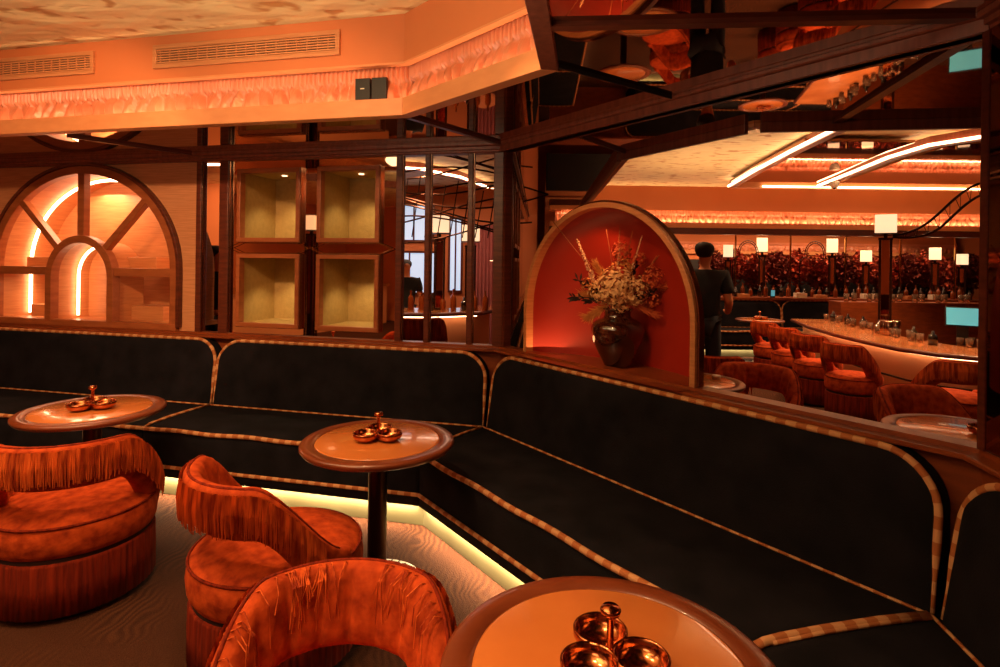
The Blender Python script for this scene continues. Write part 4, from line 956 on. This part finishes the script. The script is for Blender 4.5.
for i, (x0, x1, z0, z1) in enumerate(((-2.2, -1.25, 1.0, 1.75), (-2.0, -1.3, 2.0, 2.65), (-.95, -.75, 1.05, 2.4))):
    o = thing('lit_window', ['bright bluish window low behind the left bar', 'bright bluish window high behind the left bar', 'narrow bright window beside the left column lamp'][i], 'window', ((x0 + x1) / 2, 10.85, z0))
    MB(WORLD).box((x0, 10.87, z0), (x1, 10.89, z1)).build('pane', 'window_lit', o)
    mb = MB(WORLD)
    for a, b in (((x0 - .04, z0 - .04), (x1 + .04, z0)), ((x0 - .04, z1), (x1 + .04, z1 + .04)), ((x0 - .04, z0), (x0, z1)), ((x1, z0), (x1 + .04, z1)), (((x0 + x1) / 2 - .015, z0), ((x0 + x1) / 2 + .015, z1))): mb.box((a[0], 10.85, a[1]), (b[0], 10.9, b[1]))
    mb.build('frame', 'wood_dk', o)
mb = MB(WORLD).grid([[(-.62 + .012 * k, 10.8 + .03 * sin(k * 1.1), z) for k in range(80)] for z in (.004, 2.3)]); tag(mb.build('drape', 'pink', smooth=True), 'pleated dusky pink drape at the back, left of the corner post', 'curtain')
ceil_beam([(-4.6, 8.2), (-2.0, 8.0), (-1.2, 8.3), (-.7, 9.0), (-.3, 10.2)], 'curving glowing ceiling beam seen between the slim posts')
for i in range(15):
    o = (bt if i % 3 else bd).copy(); COL.objects.link(o); o.location = (-2.3 + i * .15, 8.05 - .02 * (i % 2), .91); o.scale = (1.1, 1.1, fk.uniform(.8, 1.2))
    tag(o, 'small bottle on the left bar seen between the slim posts' if i % 3 else 'squat dark bottle on the left bar seen between the slim posts', 'bottle', 'amber bottles on the left bar' if i % 3 else 'dark bottles on the left bar')
mb = MB(WORLD)
for k in range(12):
    z = 1.95 + .09 * k; sg = 1 if k % 2 else -1
    mb.tube([(-1.9 + .1 * k + 2.2 * u / 10 - .3, 7.2 + .05 * (k % 3), z - sg * .22 * sin(pi * u / 10 + k * .5)) for u in range(11)], .011, 5)
for k in range(10):
    mb.tube([(-1.6 + .16 * k, 7.22, 1.9), (-1.5 + .16 * k, 7.22, 2.5 + .06 * (k % 4))], .007, 4)
tag(mb.build('lattice_canopy', 'pole'), 'thin dark curved metal rods hanging over the left bar', 'metal lattice')

# ------------------------------------------------------------------ people
def skinned(name, pts, edges, rad, m, parent, sub=2):
    me = bpy.data.meshes.new(name); me.from_pydata([Vector(p) for p in pts], edges, []); me.materials.append(M[m])
    o = bpy.data.objects.new(name, me); COL.objects.link(o); o.parent = parent
    sk = o.modifiers.new('skin', 'SKIN'); sk.use_smooth_shade = True
    for i, r in enumerate(rad): me.skin_vertices[0].data[i].radius = r if isinstance(r, tuple) else (r, r)
    me.skin_vertices[0].data[0].use_root = True
    o.modifiers.new('sub', 'SUBSURF').levels = sub; o.modifiers['sub'].render_levels = sub
    return o
def person(label, loc, rz, scale=1.0, bend=.0):
    t = thing('person', label, 'person', loc, rz); t.scale = (scale,) * 3
    lk = 0.06
    pts = [(0, 0, .95), (0, .0, 1.15), (0, -.01 - bend * .5, 1.36), (0, -.01 - bend, 1.45), (0, -.015 - bend, 1.51), (0, -.03 - bend, 1.60), (0, -.02 - bend, 1.69),
           (-.09, 0, .90), (-.10, -.02, .50), (-.10, .02, .09), (-.10, -.13, .04), (.09, 0, .90), (.10, -.02, .50), (.10, .02, .09), (.10, -.13, .04),
           (-.19, -.01 - bend, 1.40), (-.24, .0 - bend, 1.13), (-.20, -.20 - bend, 1.02), (-.17, -.29 - bend, 1.03), (.19, -.01 - bend, 1.40), (.24, .0 - bend, 1.13), (.20, -.20 - bend, 1.02), (.17, -.29 - bend, 1.03)]
    ed = [(0, 1), (1, 2), (2, 3), (3, 4), (4, 5), (5, 6), (0, 7), (7, 8), (8, 9), (9, 10), (0, 11), (11, 12), (12, 13), (13, 14), (2, 15), (15, 16), (16, 17), (17, 18), (2, 19), (19, 20), (20, 21), (21, 22)]
    rad = [(.13, .10), (.12, .09), (.14, .10), (.055, .055), (.048, .05), (.078, .09), (.07, .08), .085, .06, .045, .035, .085, .06, .045, .035, .055, .045, .035, .03, .055, .045, .035, .03]
    skinned('body', pts, ed, rad, 'skin', t)
    skinned('shirt', [(0, 0, .86), pts[1], pts[2], (0, -.01 - bend * .9, 1.45), pts[15], (-.235, .0 - bend, 1.20), pts[19], (.235, 0 - bend, 1.20)], [(0, 1), (1, 2), (2, 3), (2, 4), (4, 5), (2, 6), (6, 7)], [(.185, .15), (.165, .13), (.19, .14), (.10, .09), .08, .07, .08, .07], 'cloth_black', t)
    skinned('trousers', [(0, 0, .93), pts[7], pts[8], pts[9], pts[11], pts[12], pts[13]], [(0, 1), (1, 2), (2, 3), (0, 4), (4, 5), (5, 6)], [(.15, .12), .10, .075, .065, .10, .075, .065], 'jeans', t)
    skinned('hair', [(0, .035 - bend, 1.57), (0, .02 - bend, 1.67), (0, -.015 - bend, 1.725)], [(0, 1), (1, 2)], [.07, .115, .10], 'hair', t)
    for sx in (-.1, .1): MB().lathe([(0, 0), (.045, 0), (.05, .03), (.045, .07), (0, .08)], 14, rad=lambda a, z: 1 + .9 * max(0, -sin(a)) ** 2).build('shoe', 'black', t, smooth=True).location = (sx, -.02, .0)
    mb = MB()
    for sx in (-1, 1):     # fingers
        for k in range(5):
            x = sx * (.17 - .014 * (k - 2)); L = (.045, .065, .07, .065, .05)[k]
            mb.tube([(x, -.30 - bend, 1.03), (x, -.30 - bend - L * .6, 1.025), (x, -.30 - bend - L, 1.01)], [.009, .0085, .006], 6)
    mb.build('fingers', 'skin', t, smooth=True)
    return t
person('person in black shirt and dark trousers standing just right of the niche', (2.22, 6.2, 0), radians(150), 1.06, .03)
person('person in black clothes standing behind the slim gap left of the display boxes', (-3.12, 6.3, 0), radians(60), 1.0)
person('person in dark clothes behind the bar, seen between two slim posts', (-1.45, 8.75, 0), radians(20), .93, .05)

# ------------------------------------------------------------------ the side that the bronze mirror reflects, lamps and beam added to brighten it
column_lamp('added square lamp reflected in the bronze mirror between the display boxes', (-5.2, .7), 0, 2.0, .13)
column_lamp('second added square floor lamp further along, reflected in the bronze mirror', (-4.9, -1.6), 0, 2.0, .13)
ceil_beam([(-7.6, 2.6), (-5.6, 1.6), (-4.4, -.6), (-4.0, -4.0)], 'added glowing curved ceiling beam reflected in the mirror around the display boxes')
bb = thing('sideboard', 'long sideboard with a peach front reflected low in the bronze mirror', 'sideboard', (-7.6, -1, 0))
MB(WORLD).box((-8.2, -4, .003), (-7.2, 2, .95)).build('body', 'barfront', bb); MB(WORLD).box((-8.25, -4.05, .95), (-7.15, 2.05, 1.0)).build('top', 'counter', bb)
spot('fill_spot', (-5.4, -.4, 2.95), (-5.6, -.4, 0), 160, 90); spot('fill_spot', (-6.4, -2.4, 2.95), (-7.0, -2.4, .5), 160, 90); spot('wall_fill', (-6.2, 1.2, 2.95), (-8.9, 1.0, 1.4), 200, 90)  # unseen spots added to light this side for the mirror
